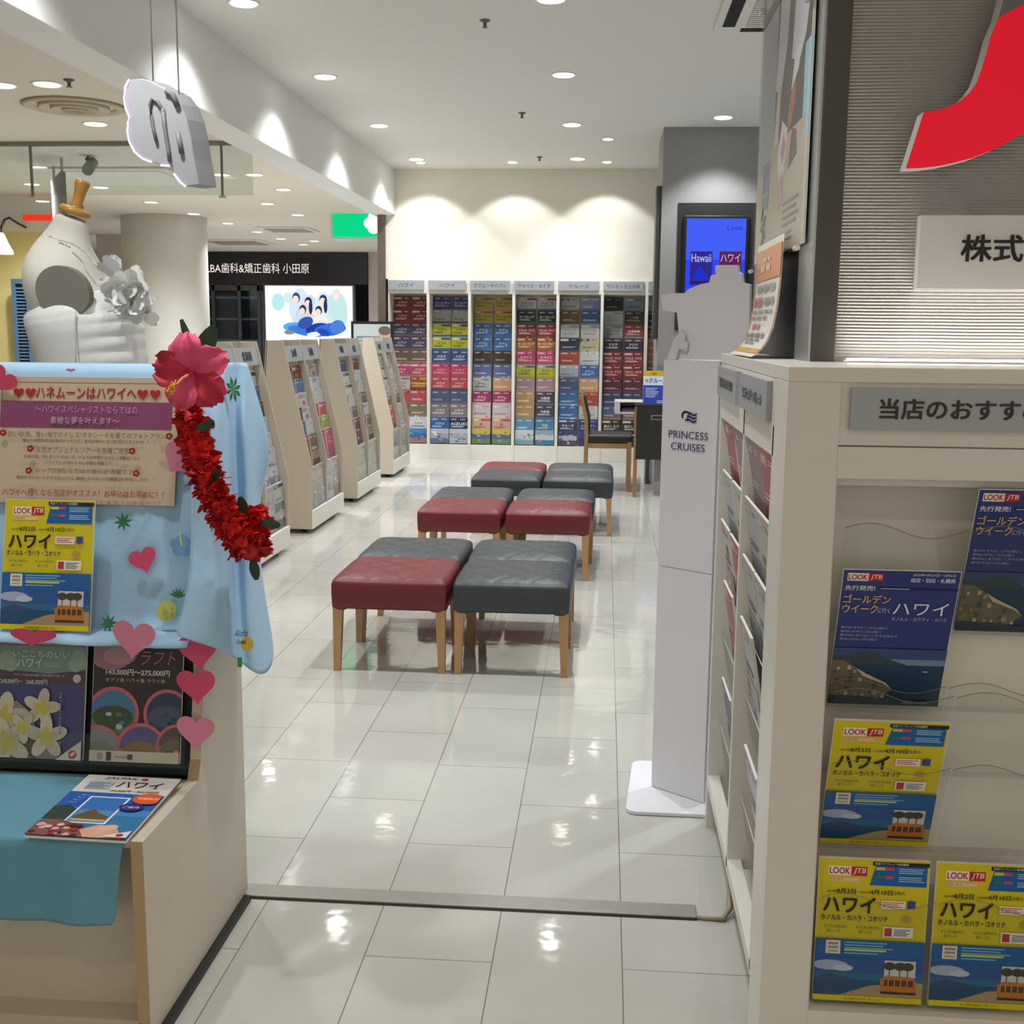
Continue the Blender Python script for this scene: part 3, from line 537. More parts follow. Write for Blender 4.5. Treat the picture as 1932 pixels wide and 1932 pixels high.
# design key: (colour words, background, (strip colours), title, title colour, picture bands)
DES = {
 'redh': ('red Hawaii brochure', '#9c2a2c', ('#d9c9b0', '#5a1a1e'), 'ハワイ', '#f0e2cc', ('#a33a35', '#7c2428')),
 'purp': ('dark purple brochure', '#4f4664', ('#b06a70', '#2c2a38'), 'ハワイ', '#d5cbe6', ('#6d6478', '#857c86', '#4d4a50')),
 'tanp': ('tan photo brochure', '#7c6650', None, '', '#e6dcc8', ('#a58e6c', '#5b4836', '#3e3026')),
 'pink': ('pink Hawaii brochure', '#d8447c', ('#f2b8c6', '#e88aa4'), 'ハワイ', '#f6e3b8', ('#d66a92', '#b8406c')),
 'gold': ('golden orange brochure', '#b4621c', ('#c83a2c', '#d8923a'), 'Hawaii', '#e8d27a', ('#9c3a28', '#6c2a24', '#8a7a6a')),
 'whit': ('white brochure with green foot', '#d3cfc6', ('#b0404a', '#9aa79a'), 'ハワイ', '#7a3a3c', ('#bcc3bc', '#3c5444')),
 'rose': ('rose red brochure', '#d14a58', ('#e8a09a', '#b83a48'), '', '#f3d9d2', ('#c9525c', '#6a4a50', '#7c6c72')),
 'sand': ('beige patterned brochure', '#8c7468', ('#b0a090', '#6a544e'), '', '#ecd8c0', ('#9c8a7c', '#a86a6a', '#7a5a5c')),
 'tabl': ('white and blue Hawaii brochure', '#d9dade', ('#c2c6cc', '#e6e6e6'), 'ハワイ', '#3c4048', ('#3f8fd0', '#2a6fb8', '#b98a78')),
 'indi': ('indigo brochure', '#3d3a7e', ('#2e2c66', '#565098'), 'ゴールデン', '#c4c0e6', ('#4a4a94', '#39407c')),
 'grey': ('grey brochure with red foot', '#a7a6a2', ('#8f8e8c', '#b8b6b2'), '', '#5c5856', ('#6a625e', '#c2605c', '#a8484a')),
 'yell': ('yellow Hawaii brochure', '#c9bf24', ('#d8c88a', '#2c6cb0'), 'ハワイ', '#3a3410', ('#2c68ac', '#4c84b8', '#a89a7a')),
 'navw': ('navy Hawaii brochure with white script', '#3a5088', ('#35487c', '#4c639a'), 'ハワイ', '#dfe2ea', ('#4a5f92', '#2f4070')),
 'hotp': ('hot pink brochure', '#d23a66', ('#e05a80', '#7a2440'), 'ハワイ', '#f3a8bc', ('#b8485e', '#8c7480')),
 'redk': ('red and dark brochure', '#d04450', ('#d8505c', '#c03a48'), 'ハワイ', '#f2cfc4', ('#4a4a62', '#8a5a44', '#3a3f5c')),
 'navg': ('dull navy brochure', '#4f5a80', None, '', '#aab4d0', ('#5f6a90', '#7c7468', '#4a5a86')),
 'mauv': ('grey mauve brochure', '#8a7c88', ('#a0929c', '#6a6070'), 'ハワイ', '#efe6e6', ('#9a8488', '#a89a84')),
 'blup': ('bright blue brochure with white map', '#2a6cc0', ('#4c8ad0', '#2a62b4'), 'ハワイ', '#e8f0f8', ('#c4d0de', '#aebccf', '#6f86b8')),
 'navt': ('navy brochure with white table', '#1e3866', ('#2a4878', '#1a2c50'), 'AIZUKI', '#dfe8f0', ('#c4ccd8', '#a8b4c8', '#c0c8d4')),
 'yelr': ('yellow brochure with red strip', '#b9b02a', ('#c05a44', '#b83c4a'), 'グアム・サイパン', '#4a4a12', ('#d88a8a', '#e0a8a4')),
 'blue': ('blue sea brochure', '#3a64a8', ('#2c559a', '#4a78b8'), 'グアム', '#bcd2ee', ('#4674b4', '#2f5596')),
 'dkbr': ('dark brown photo brochure', '#453c30', None, '', '#b8ae9a', ('#4c4438', '#6a604c', '#8a7c62')),
 'viol': ('blue violet brochure', '#5a649c', None, '', '#c8cce2', ('#6a70a4', '#545a94')),
 'gua': ('grey Guam brochure', '#b3b2ae', ('#c8a0b0', '#a8a8a6'), 'グアム', '#3f4a5c', ('#9ab0ac', '#3e5a44')),
 'peac': ('peach brochure', '#d09a70', None, '', '#f0dcb8', ('#c88a68', '#9a7a64')),
 'mage': ('magenta brochure', '#b03060', ('#c0487a', '#9a2a54'), 'グアム', '#f0c8d4', ('#d4a8b8', '#c8b4bc', '#b87a94')),
 'pinw': ('white brochure with pink table', '#cdbcc2', None, '', '#b0486c', ('#d8c8cc', '#c09aa8')),
 'yelg': ('yellow and pink family brochure', '#d9a48c', ('#e0c43a', '#d04a74'), '旅', '#c04a2a', ('#e0c040', '#4c6aa4', '#7a9a5a')),
 'mapl': ('white brochure with red maple leaf', '#c9c8cc', ('#d8b4b0', '#b84a50'), 'アメリカ', '#7c2c40', ('#4a74a8', '#8a3848', '#d0ccd0')),
 'blkg': ('black and green brochure', '#2c3a34', ('#23282a', '#3a4a44'), 'ヨーロッパ', '#e0e4dc', ('#3f7a5c', '#2c4a3c')),
 'redn': ('red tour brochure', '#a03038', ('#d8a0a0', '#5c2a30'), 'フランス・ドイツ', '#f0dcd0', ('#8a3840', '#a04a4c')),
 'oran': ('orange tour brochure', '#b0622a', ('#d0a080', '#5c4438'), 'オーストラリア', '#f0e0b0', ('#a85838', '#b86a4a')),
 'pinn': ('bright pink tour brochure', '#cc3a6a', ('#dc7090', '#a83058'), 'スペイン', '#f3d4dc', ('#a05a5c', '#7a4a54')),
 'yeln': ('yellow tour brochure', '#c2be20', ('#8a9ab0', '#4a6aa8'), 'アジア', '#2f4a80', ('#a8b024', '#c8c43a')),
 'mves': ('dusty pink brochure', '#a4808a', None, '', '#e0ccd0', ('#b49098', '#8c6a78')),
 'ruin': ('tan ruins brochure', '#c0935c', None, '', '#f0dfc0', ('#b0905f', '#7c705a', '#9a7458')),
 'dkph': ('dark brochure with aeroplane', '#4a4658', ('#5c5870', '#3a3648'), '大航海', '#e0dce8', ('#5a6884', '#8a8c90', '#4a463e')),
 'ltbl': ('light blue brochure with white panel', '#5a94c8', None, '', '#f0f4f4', ('#d0dce0', '#c4d8e0', '#8ab4d0')),
 'blus': ('blue brochure with yellow script', '#3a82c4', ('#4a90d0', '#3a7ab8'), '北欧', '#d8e06a', ('#8ab0cc', '#c8d4d8', '#4a90cc')),
 'shpw': ('pale cruise brochure with brown ship', '#c9c2c2', ('#7a5a88', '#c8c4c8'), '', '#6a5a58', ('#b8a090', '#7a5a48', '#d0c4bc')),
 'lavb': ('lavender blue cruise brochure', '#8c98c4', ('#c8cce0', '#aab2d8'), '', '#e4e8f4', ('#6a84c4', '#4a6ab0')),
 'brng': ('brown gold cruise brochure', '#7c5c34', None, '', '#e8d8a8', ('#8a6a3c', '#c88a68', '#4c3828')),
 'blsh': ('blue cruise brochure with white ship', '#34589a', ('#4a70b4', '#2c4c8c'), '', '#dce6f2', ('#6a90c0', '#c0d0dc', '#3a6aa8')),
 'ltgr': ('light grey cruise brochure', '#c2c1c0', ('#d0cfce', '#b0afae'), 'クルーズ', '#8a888a', ('#b8b8b6', '#c8c6c4')),
 'dknv': ('dark slate cruise brochure', '#343c48', ('#dcdcdc', '#2c3440'), '', '#c0c8d0', ('#4a5464', '#5c4a58', '#3a4250')),
 'beig': ('beige cruise brochure', '#bcae84', ('#3a3c40', '#c4b890'), '', '#5c563c', ('#c0b48a', '#5a5a70')),
 'orrd': ('orange red cruise brochure', '#b84a34', ('#c87a3c', '#c04038'), '', '#f0d0b0', ('#b05040', '#6a4a5c')),
 'pala': ('pale blue grey cruise brochure', '#a8b0bc', ('#c0c6ce', '#d0d4d8'), '', '#5a6a80', ('#5c7090', '#3a4a60')),
 'sky': ('sky blue sea cruise brochure', '#3c70b4', ('#305ea4', '#305ea4'), '', '#d0e2f0', ('#7ab0d4', '#4a90c4', '#2c5a94')),
 'towr': ('dusk brochure with a white bridge', '#3c4474', ('#c8cce0', '#4a5284'), 'クルーズ', '#eceaf0', ('#4a5080', '#c4bccc', '#6a5c70')),
 'blkp': ('black and green premium brochure', '#2e322a', None, '', '#a8a890', ('#3a4034', '#5c6450')),
 'bgry': ('blue grey premium brochure', '#8496a8', ('#a0b0c0', '#7488a0'), '', '#2f3c4c', ('#7c90a4', '#98a4ac')),
 'gdrk': ('dark premium brochure with gold lettering', '#343840', ('#4a4e58', '#2c3036'), 'この街', '#c8a848', ('#4a5464', '#8aa0b4')),
 'ttra': ('grey train tour brochure', '#a0a0a2', None, 'トラベル', '#3a3a40', ('#8c8c98', '#5a5484')),
 'ezol': ('red and grey premium brochure', '#a83a3c', ('#b84a48', '#a83838'), '五星物語', '#f0d8d0', ('#8a8c94', '#6a7480')),
 'asia': ('dark brochure with bold Asia lettering', '#3c3444', ('#506a58', '#8a3a4c'), 'アジア', '#e6dcd8', ('#4a3a54', '#8a3c4a')),
 'maro': ('maroon brochure', '#6e3246', ('#8c5a6c', '#5c2a3c'), '', '#dcc0cc', ('#7c4458', '#54304a')),
 'nvgn': ('navy green brochure', '#44507c', ('#5a7a6a', '#3a4468'), '', '#c8d4dc', ('#4c6480', '#3c6a5c')),
 'tnbl': ('tan and blue brochure', '#6a6a9a', None, '', '#e0d0c0', ('#b8865a', '#8a6a58')),
 'dchr': ('dark brown brochure with white lettering', '#4a4034', ('#dcd4c8', '#3a3228'), '旅のしらべ', '#ece6da', ('#3c342a', '#54483a')),
 'lime': ('lime green brochure', '#9ab040', ('#c0d060', '#7a9030'), '', '#f0f4d8', ('#a8bc50', '#8c9c6a')),
 'cobl': ('cobalt blue brochure', '#3f6cb0', None, '', '#c0d4ec', ('#4a78bc', '#3a60a0')),
 'bwhi': ('black and white brochure', '#d0cec8', ('#2c2c2e', '#4a4a4c'), '', '#33312f', ('#6a6862', '#c4c0b4', '#3a3a38')),
 'wred': ('white brochure with red lettering', '#cfc8c8', ('#b84050', '#d8d0d0'), '東京', '#b03848', ('#b8a0a4', '#a05060')),
 'wprp': ('white brochure with purple band', '#c8c2cc', ('#5c4a8c', '#d4d0d8'), '', '#5a4a80', ('#d0ccd4', '#8a80a8', '#c8c4cc')),
 'cyan': ('white brochure with sea photo', '#d4dcde', ('#6a9ab4', '#c4d0d4'), '沖縄', '#3a6a8c', ('#8ab8c8', '#c8d4d0')),
 'ynav': ('yellow and navy brochure', '#b8a040', ('#2c3460', '#c8b450'), '', '#2a2f54', ('#c0a848', '#34407a')),
 'peap': ('peach and grey brochure', '#cfb8a0', ('#d89858', '#c4b4a4'), '', '#8a6a54', ('#b4acac', '#a8a4b0')),
 'crea': ('cream brochure', '#d4cfb8', ('#c4bca0', '#dcd8c8'), '', '#7a7458', ('#ccc8b0', '#b4b098')),
 'whgr': ('white grey brochure', '#c4c6c8', ('#a8b0b4', '#d0d0d0'), '', '#5c6468', ('#b0b6ba', '#d0d2d2', '#a0a6ac')),
}
DM = {}
def design_mesh(k):
    if k not in DM:
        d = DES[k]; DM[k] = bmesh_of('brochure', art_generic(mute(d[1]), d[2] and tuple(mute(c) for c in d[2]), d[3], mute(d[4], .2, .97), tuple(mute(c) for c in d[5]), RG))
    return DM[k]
ORD = ['top', 'second', 'third', 'fourth', 'fifth', 'sixth', 'seventh', 'eighth', 'ninth', 'bottom']
def brochure(k, M, label, group):
    o = bpy.data.objects.new('brochure', design_mesh(k)); COL.objects.link(o); o.matrix_world = M; return tag(o, label, 'brochure', group)
# ------------------------------------------------------------------ back wall racks
XS = [-2.452, -1.998, -1.53, -1.034, -.541, -.049, .443]
HEAD = ['ハワイ', 'ハワイ', 'グアム・サイパン', 'アメリカ・カナダ', 'クルーズ', 'ワンランク上の旅']
HNAME = ['first Hawaii sign', 'second Hawaii sign', 'Guam sign', 'America sign', 'cruise sign', 'rightmost sign']
ROWS = [
 [('redh','redh'),('redh','redh'),('purp','purp'),('purp','purp'),('tanp','tanp'),('pink','pink'),('whit','gold'),('rose','rose'),('sand','sand'),('tabl','tabl')],
 [('indi','indi'),('grey','grey'),('yell','yell'),('yell','yell'),('navw','navw'),('hotp','hotp'),('redk','redk'),('navg','navg'),('mauv','mauv'),('blup','navt')],
 [('yelr','yelr'),('yelr','yelr'),('blue','blue'),('blue','blue'),('dkbr','dkbr'),('viol','viol'),('gua','peac'),('mage','mage'),('pinw','pinw'),('yelg','yelg')],
 [('mapl','mapl'),('blkg','blkg'),('redn','redn'),('oran','oran'),('pinn','pinn'),('yeln','yeln'),('mves','mves'),('ruin','dkph'),('ruin','dkph'),('ltbl','blus')],
 [('shpw','lavb'),('brng','blsh'),('ltgr','ltgr'),('dknv','beig'),('orrd','whgr'),('pala','blue'),('navg','peac'),('sky','orrd'),('sky','whgr'),('towr','indi')],
 [('blkp','bgry'),('ltgr','gdrk'),('ttra','ezol'),('asia','asia'),('redn','redn'),('redn','redn'),('maro','maro'),('nvgn','nvgn'),('tnbl','tnbl'),('dchr','dchr')]]
TILT = math.radians(5)
for c in range(7):
    x0, x1 = XS[c], (XS[c+1] if c < 6 else .92)
    nm = HNAME[c] if c < 6 else 'sign hidden by the grey column'
    t = thing('brochure_rack', 'white wall brochure rack under the '+nm if c < 6 else 'white wall brochure rack half hidden behind the grey column', 'rack', (x0, YB, 0), 0, 'white racks along the back wall')
    w = x1-x0; fw = .016
    f = MB().box(0, fw, -.01, .325, 0, 2.02, WHITE).box(w-fw, w, -.01, .325, 0, 2.02, WHITE).box(fw, w-fw, -.01, .325, 1.862, 2.02, WHITE).box(fw, w-fw, .315, .325, .17, 1.87, WHITE)
    f.build('frame', t, bevel=.002)
    MB().box(fw, w-fw, -.005, .29, 0, .17, WHITE).build('plinth', t, bevel=.002)
    mb = MB()
    for r in range(10):
        zz = .178+(9-r)*.1515; yy = .0125+(9-r)*.025; mb.face([(fw, yy, zz), (w-fw, yy, zz), (w-fw, yy+.018, zz), (fw, yy+.018, zz)], ACR); mb.face([(fw, yy, zz), (w-fw, yy, zz), (w-fw, yy+.0044, zz+.05), (fw, yy+.0044, zz+.05)], ACR)
    mb.build('pocket_tiers', t)
    if c < 6:
        s = MB().box(.008, w-.042, -.035, -.012, 1.905, 2.005, PLATE)
        a = Art(.001); n = len(HEAD[c]); a.text(HEAD[c], (w-.034)/2, 1.93, .045, '#34465e', w=min(.36, .058*n), align='c'); a.emit(s, FRONT(0, -.0352, 0)); s.recalc = False
        s.build('sign_panel', t)
    else: MB().box(.01, w-.02, -.035, -.012, 1.905, 2.005, PLATE).build('sign_panel', t)
    if c == 6:
        for r in range(10):
            M = Matrix.Translation((x0+fw+.108, YB+.016+(9-r)*.025, .18+(9-r)*.1515)) @ Matrix.Rotation(-TILT, 4, 'X'); k = ['whgr', 'asia', 'ezol', 'peac', 'ruin', 'redn', 'whgr', 'navg', 'blue', 'tanp'][r]
            if r < 8: brochure(k, M, '%s, %s row of the rack beside the grey column' % (DES[k][0], ORD[r]), 'brochures on the back wall')
        continue
    for r in range(10):
        for s_ in (0, 1):
            k = ROWS[c][r][s_]; g = (w-2*fw)/2; xx = x0+fw+g*(s_+.5)
            M = Matrix.Translation((xx, YB+.016+(9-r)*.025, .18+(9-r)*.1515)) @ Matrix.Rotation(-TILT, 4, 'X')
            brochure(k, M, '%s, %s of %s row under %s' % (DES[k][0], ('left', 'right')[s_], ORD[r], nm), 'brochures on the back wall')
# ------------------------------------------------------------------ the four wheeled racks on the left
XF, ZB, ZK, ZT = -2.08, .035, .51, 1.38
RKX = mat('rack_laminate', '#b9ae9e', .45, noise=.02)
RY = [(6.43, 7.43), (8.03, 9.03), (9.57, 10.57), (11.25, 12.2)]
RN = ['nearest white floor rack, by the blue cloth', 'second white floor rack from the front', 'third white floor rack from the front', 'farthest white floor rack, by the back wall']
RS_ = ['nearest floor rack', 'second floor rack', 'third floor rack', 'farthest floor rack']
RHEAD = [('関西', '北海道'), ('九州', '沖縄'), ('関東', '東北'), ('中部', '四国')]
RB = [
 [['wred','tanp','navg','whgr','maro','lime','wprp'], ['bwhi','ynav','dkbr','whgr','wred','wprp','pinw']],
 [['redh','cobl','wred','dknv','navg','orrd','peap'], ['wred','cyan','whgr','rose','lime','hotp','wprp']],
 [['navg','beig','bwhi','dkbr','cobl','maro','whgr'], ['maro','bwhi','tanp','cobl','maro','dkph','crea']],
 [['rose','whgr','bwhi','whgr','sand','rose','whgr'], ['wred','whgr','pala','cyan','whgr','whgr','crea']]]
RZ = [.90, .80, .70, .60, .50, .40, .174]; RX = [.165, .141, .117, .093, .069, .045, .018]
def fx(z): return XF if z <= ZK else XF-(z-ZK)/(ZT-ZK)*.19
for n, (ya, yb) in enumerate(RY):
    t = thing('wheeled_rack', RN[n], 'rack', (-2.25, ya, 0), 0, 'white brochure racks on wheels'); L = yb-ya
    prof = [(XF, ZB), (XF, ZK), (XF-.19, ZT), (XF-.305, ZT), (XF-.37, ZK), (XF-.37, ZB)]
    for y0 in (0, L/2-.009, L-.018):
        mb = MB(); mb.prism([(x+2.25-(.006 if y0 not in (0, L-.018) else 0), y0, z) for x, z in prof], (0, .018, 0), RKX); mb.build('side_panel', t, bevel=.0015)
    mb = MB(); mb.prism([(XF-.355+2.25, 0, ZB), (XF-.36+2.25, 0, ZK), (XF-.30+2.25, 0, ZT), (XF-.31+2.25, 0, ZT), (XF-.37+2.25, 0, ZK), (XF-.37+2.25, 0, ZB)], (0, L, 0), RKX); mb.build('back_panel', t)
    MB().box(XF-.30+2.25, XF+.004+2.25, .001, L-.001, ZB+.001, .165, WHITE).build('plinth', t, bevel=.002)
    for yy in (.09, L-.09):
        for xx in (XF-.08, XF-.30):
            MB().lathe([(.012, -.012), (.026, -.012), (.027, 0), (.026, .012), (.012, .012)], (xx+2.25, yy, .027), BLACK, 16, (0, 1, 0)).build('caster', t)
    sl = (.19/(ZT-ZK)); ang = math.atan(sl)
    for b in (0, 1):
        bw = L/2-.028; y0 = .0185 if b == 0 else L/2+.0095
        M = frame((fx(1.23)+2.25-.012, y0, 1.23), (0, 1, 0), (-sl, 0, 1))
        mb = MB(); mb.recalc = False; a = Art(.001).rect(.0, .0, bw, .115, PLATE); a.text(RHEAD[n][b], bw/2, .03, .06, '#4c4f57', align='c', bold=.02); a.emit(mb, M)
        mb.prism([M @ Vector(p) for p in ((0, 0, -.004), (bw, 0, -.004), (bw, .115, -.004), (0, .115, -.004))], M.to_3x3() @ Vector((0, 0, .004)), PLATE); mb.build('sign_panel', t)
        mb = MB()
        for r in range(7):
            zb = RZ[r]; xx = XF-RX[r]+2.25+.003
            h = .27 if r == 6 else .055
            mb.face([(xx, y0, zb-.002), (xx, y0+bw, zb-.002), (xx-h*(.122 if r < 6 else .052), y0+bw, zb+h), (xx-h*(.122 if r < 6 else .052), y0, zb+h)], ACR)
            mb.face([(xx, y0, zb-.002), (xx, y0+bw, zb-.002), (xx-.017, y0+bw, zb-.002), (xx-.017, y0, zb-.002)], ACR)
        mb.build('pocket_tiers', t)
        for r in range(7):
            k = RB[n][b][r]; zb = RZ[r]
            for s_ in (0, 1):
                if n == 0 and b == 0 and r < 4: continue
                yy = ya+y0+bw*(.25+.5*s_); k2 = k if (s_ == 0 or RG.random() < .6) else RG.choice(['whgr', 'wred', 'wprp', 'navg', 'bwhi', 'tanp'])
                M = Matrix.Translation((XF-RX[r], yy, zb)) @ Matrix.Rotation(math.radians(90), 4, 'Z') @ Matrix.Rotation(-math.radians(7 if r < 6 else 3), 4, 'X')
                brochure(k2, M, '%s, %s row, %s half, %s bay, %s' % (DES[k2][0].replace('brochure', 'leaflet'), (ORD[:6]+['bottom'])[r], ('near', 'far')[s_], ('near', 'far')[b], RS_[n]), 'brochures on the wheeled racks')
# ------------------------------------------------------------------ quilted stools
RED = mat('red_vinyl', '#6d1c22', .42, noise=.04, nscale=60, bump=.02); CHR = mat('charcoal_vinyl', '#363b40', .42, noise=.04, nscale=60, bump=.02)
LEGW = mat('stool_leg_beech', '#b78f63', .45, noise=.08, nscale=18)
def seat_mesh(m):
    mb = MB(); N = 44; S = .2525; ztop, zed, zb = .428, .395, .308; g = []
    for i in range(N+1):
        row = []
        for j in range(N+1):
            u, v = -1+2*i/N, -1+2*j/N
            x = S*u*(1-.035*abs(u)**5*abs(v)**5); y = S*v*(1-.035*abs(u)**5*abs(v)**5)
            e = max(abs(u), abs(v)); z = zed+(ztop-zed)*(1-e**5)**.8
            q = .0
            for d in ((x+y), (x-y)):
                f = (d/.075) % 1; f = min(f, 1-f); q = max(q, math.exp(-(f*.075/.005)**2))
            z -= q*.006*(1-e**8)
            row.append(mb.bm.verts.new((x, y, z)))
        g.append(row)
    k = mb.mi(m)
    for i in range(N):
        for j in range(N):
            f = mb.bm.faces.new((g[i][j], g[i+1][j], g[i+1][j+1], g[i][j+1])); f.material_index = k; f.smooth = True
    rim = [g[i][0] for i in range(N)]+[g[N][j] for j in range(N)]+[g[i][N] for i in range(N, 0, -1)]+[g[0][j] for j in range(N, 0, -1)]
    prev = rim
    for sc, z in ((1.012, .385), (1.015, .34), (1.003, .292), (.985, .279), (.9, .284)):
        cur = [mb.bm.verts.new((a.co.x*sc, a.co.y*sc, z-(.006 if abs(abs(a.co.x)-abs(a.co.y)) < .06 and z < .30 else 0))) for a in rim]
        for q in range(len(rim)):
            f = mb.bm.faces.new((prev[q], cur[q], cur[(q+1) % len(rim)], prev[(q+1) % len(rim)])); f.material_index = k; f.smooth = True
        prev = cur
    mb.bm.faces.new(prev).material_index = k; mb.recalc = True; return mb.mesh('seat')
SEAT = {'red': seat_mesh(RED), 'charcoal': seat_mesh(CHR)}
def leg_mesh(sx, sy):
    mb = MB(); o = .2435; a, b = .042, .028; r = []
    for z, w_ in ((.292, a), (.16, .036), (.0, b)):
        r.append([(sx*(o-(w_ if q in (1, 2) else 0)), sy*(o-(w_ if q in (2, 3) else 0)), z) for q in range(4)])
    mb.loft(r, LEGW, smooth=False); return mb.mesh('leg')
LEGS = [leg_mesh(sx, sy) for sx in (-1, 1) for sy in (-1, 1)]
CL = [('nearest', -.905, -.377, 4.995, (('red', 'charcoal'), ('charcoal', 'charcoal'))), ('middle', -.848, -.32, 6.93, (('red', 'red'), ('charcoal', 'charcoal'))), ('farthest', -.705, -.177, 8.47, (('charcoal', 'charcoal'), ('red', 'charcoal')))]
for nm, xl, xr, yf, cols in CL:
    for r in (0, 1):
        for c in (0, 1):
            col = cols[r][c]; x = (xl, xr)[c]+(.018 if nm == 'middle' and r and c else 0)
            t = thing('quilted_stool', '%s quilted stool on beech legs, %s %s of the %s cluster of four' % (col, ('front', 'rear')[r], ('left', 'right')[c], nm), 'stool', (x, yf+r*.517, 0), 0, 'stools down the middle of the shop')
            o = bpy.data.objects.new('seat', SEAT[col]); COL.objects.link(o); o.parent = t
            for l in LEGS: o = bpy.data.objects.new('leg', l); COL.objects.link(o); o.parent = t
# ------------------------------------------------------------------ cabinet with pockets at the right
CY = 2.12
t = thing('display_cabinet', 'white brochure cabinet at the right edge under the ribbed sign wall', 'cabinet', (.33, CY, 0))
CX = 1.55
MB().box(0, CX, 0, 1.23, 1.382, 1.409, WHITE).build('top_panel', t, bevel=.0015)
MB().box(0, .094, 0, .024, 0, 1.382, WHITE).box(.0, .02, .024, .15, 0, 1.382, WHITE).build('corner_post', t, bevel=.0015)
MB().box(.094, CX, .006, .022, 1.268, 1.382, WHITE).build('header_board', t, bevel=.001)
MB().box(.094, CX, .0, .03, 1.208, 1.266, WHITE).box(.094, CX, .03, .045, 1.192, 1.21, WHITE).build('header_rail', t, bevel=.001)
MB().box(.094, .100, .024, .36, .0, 1.382, WHITE).build('side_panel', t); MB().box(CX-.014, CX, .024, .36, 0, 1.382, WHITE).build('side_panel', t)
MB().box(.1, CX-.014, .105, .117, .152, 1.268, WHITE).build('back_panel', t)
MB().box(.094, CX, .004, .36, .10, .152, WHITE).box(.094, CX, .03, .36, 0, .10, WHITE).build('plinth', t, bevel=.001)
s = MB(); s.recalc = False; s.box(.112, .60, -.004, .006, 1.297, 1.373, PLATE)
Art(.0006).text('当店のおすすめ', .163, 1.318, .036, '#33302c', w=.285, bold=.03).emit(s, FRONT(0, -.0042, 0)); s.build('sign_panel', t)
TI = [(.905, .075, .21, .40), (.752, .075, .05, .40), (.62, .075, .18, .40), (.462, .075, .20, .40), (.158, .022, .22, .0)]
mb = MB(); rimm = mat('acrylic_rim', '#8f7a5e', .3)
for z, y0, h, sl_ in TI:
    for x0 in (.112, .336, .56, .784):
        top = [(x0+k*.22/20, y0-sl_*(h+.014*math.sin(2*math.pi*k/20+(.3 if x0 < .3 else 0))), z+h+.014*math.sin(2*math.pi*k/20+(.3 if x0 < .3 else 0))) for k in range(21)]
        for a_, b_ in zip(top, top[1:]): mb.face([(a_[0], y0, z), (b_[0], y0, z), b_, a_], ACR)
        mb.tube(top, .0007, rimm, 4)
    mb.face([(.11, y0, z-.001), (CX-.02, y0, z-.001), (CX-.02, y0+.028, z-.001), (.11, y0+.028, z-.001)], ACR); mb.tube([(.11, y0, z-.001), (CX-.02, y0, z-.001)], .0009, ACR, 4)
mb.build('pocket_tiers', t)
# brochures in the front pockets
AY, AN = art_yellow(), art_navy()
def slot(x, z, y, lean): return Matrix.Translation((x, CY+y, z)) @ Matrix.Rotation(math.radians(lean), 4, 'X')      # limp brochures lean forward
for ar_, x, z, y, ln, th_, lab in ((AN, .551, .7575, .088, 18, .004, 'navy brochure with gold and white lettering in the left pocket above the yellow ones'), (AN, .783, .9105, .088, 18, .004, 'navy brochure with gold lettering, highest and rightmost in the right cabinet'),
    (AY, .551, .4675, .092, 18, .006, 'yellow and blue brochure with a tram, alone in the pocket row below the navy one'), (AY, .543, .162, .034, 0, .008, 'yellow and blue brochure in the lowest row beside the cabinet corner post'), (AY, .767, .162, .034, 0, .008, 'yellow and blue brochure in the lowest row cut by the photo right edge')):
    booklet(ar_, lab, 'brochure', slot(x, z, y, ln), 'brochures in the right cabinet', th_)
# open side frame with leaning leaflets
t2 = thing('leaflet_stand', 'open white side frame with leaflet pockets facing the aisle beside the right cabinet', 'rack', (.33, CY, 0))
f = MB().box(0, .07, 1.18, 1.215, 0, 1.381, WHITE).box(0, .07, .625, .645, .14, 1.29, WHITE).box(0, .07, .152, .168, .14, 1.29, WHITE); f.build('frame_posts', t2, bevel=.001)
MB().box(0, .03, .152, 1.18, 1.23, 1.381, WHITE).build('header_board', t2, bevel=.001); MB().box(.0, .035, .155, 1.18, .13, .165, WHITE).build('bottom_rail', t2, bevel=.001)
for y0, y1, tx in ((.19, .655, 'ウエディング・ハネムーン'), (.735, 1.2, '当店のおすすめ')):
    s = MB(); s.recalc = False; s.box(-.012, 0, y0, y1, 1.295, 1.375, PLATE); Art(.0006).text(tx, (y1-y0)/2, .025, .028, '#3a3d44', w=.33, align='c', bold=.02).emit(s, frame((-.0122, y1, 1.295), (0, -1, 0), (0, 0, 1))); s.build('sign_panel', t2)
mb = MB(); SZ = [.93, .79, .65, .50, .24]
for y0, y1 in ((.172, .622), (.648, 1.178)):
    for z in SZ:
        mb.face([(.026, y0, z+.1), (.026, y1, z+.1), (.042, y1, z), (.042, y0, z)], ACR); mb.face([(.042, y0, z), (.042, y1, z), (.066, y1, z), (.066, y0, z)], ACR)
        mb.tube([(.026, y0, z+.1), (.026, y1, z+.1)], .0016, mat('acrylic_edge', '#d5dcdc', .2), 5)
    mb.face([(.069, y0, .2), (.069, y1, .2), (.069, y1, 1.23), (.069, y0, 1.23)], ACR)
mb.build('pocket_tiers', t2)
side = [('rose', .29, 0), ('mves', .51, 0), ('mves', .78, 0), ('rose', 1.03, 0), ('crea', .30, 1), ('whgr', .51, 1), ('crea', .79, 1), ('whgr', 1.03, 1), ('whgr', .29, 2), ('whgr', .51, 2), ('rose', .79, 2), ('wred', 1.03, 2), ('whgr', .50, 3), ('rose', .90, 3), ('wprp', .33, 4), ('nvgn', .85, 4)]
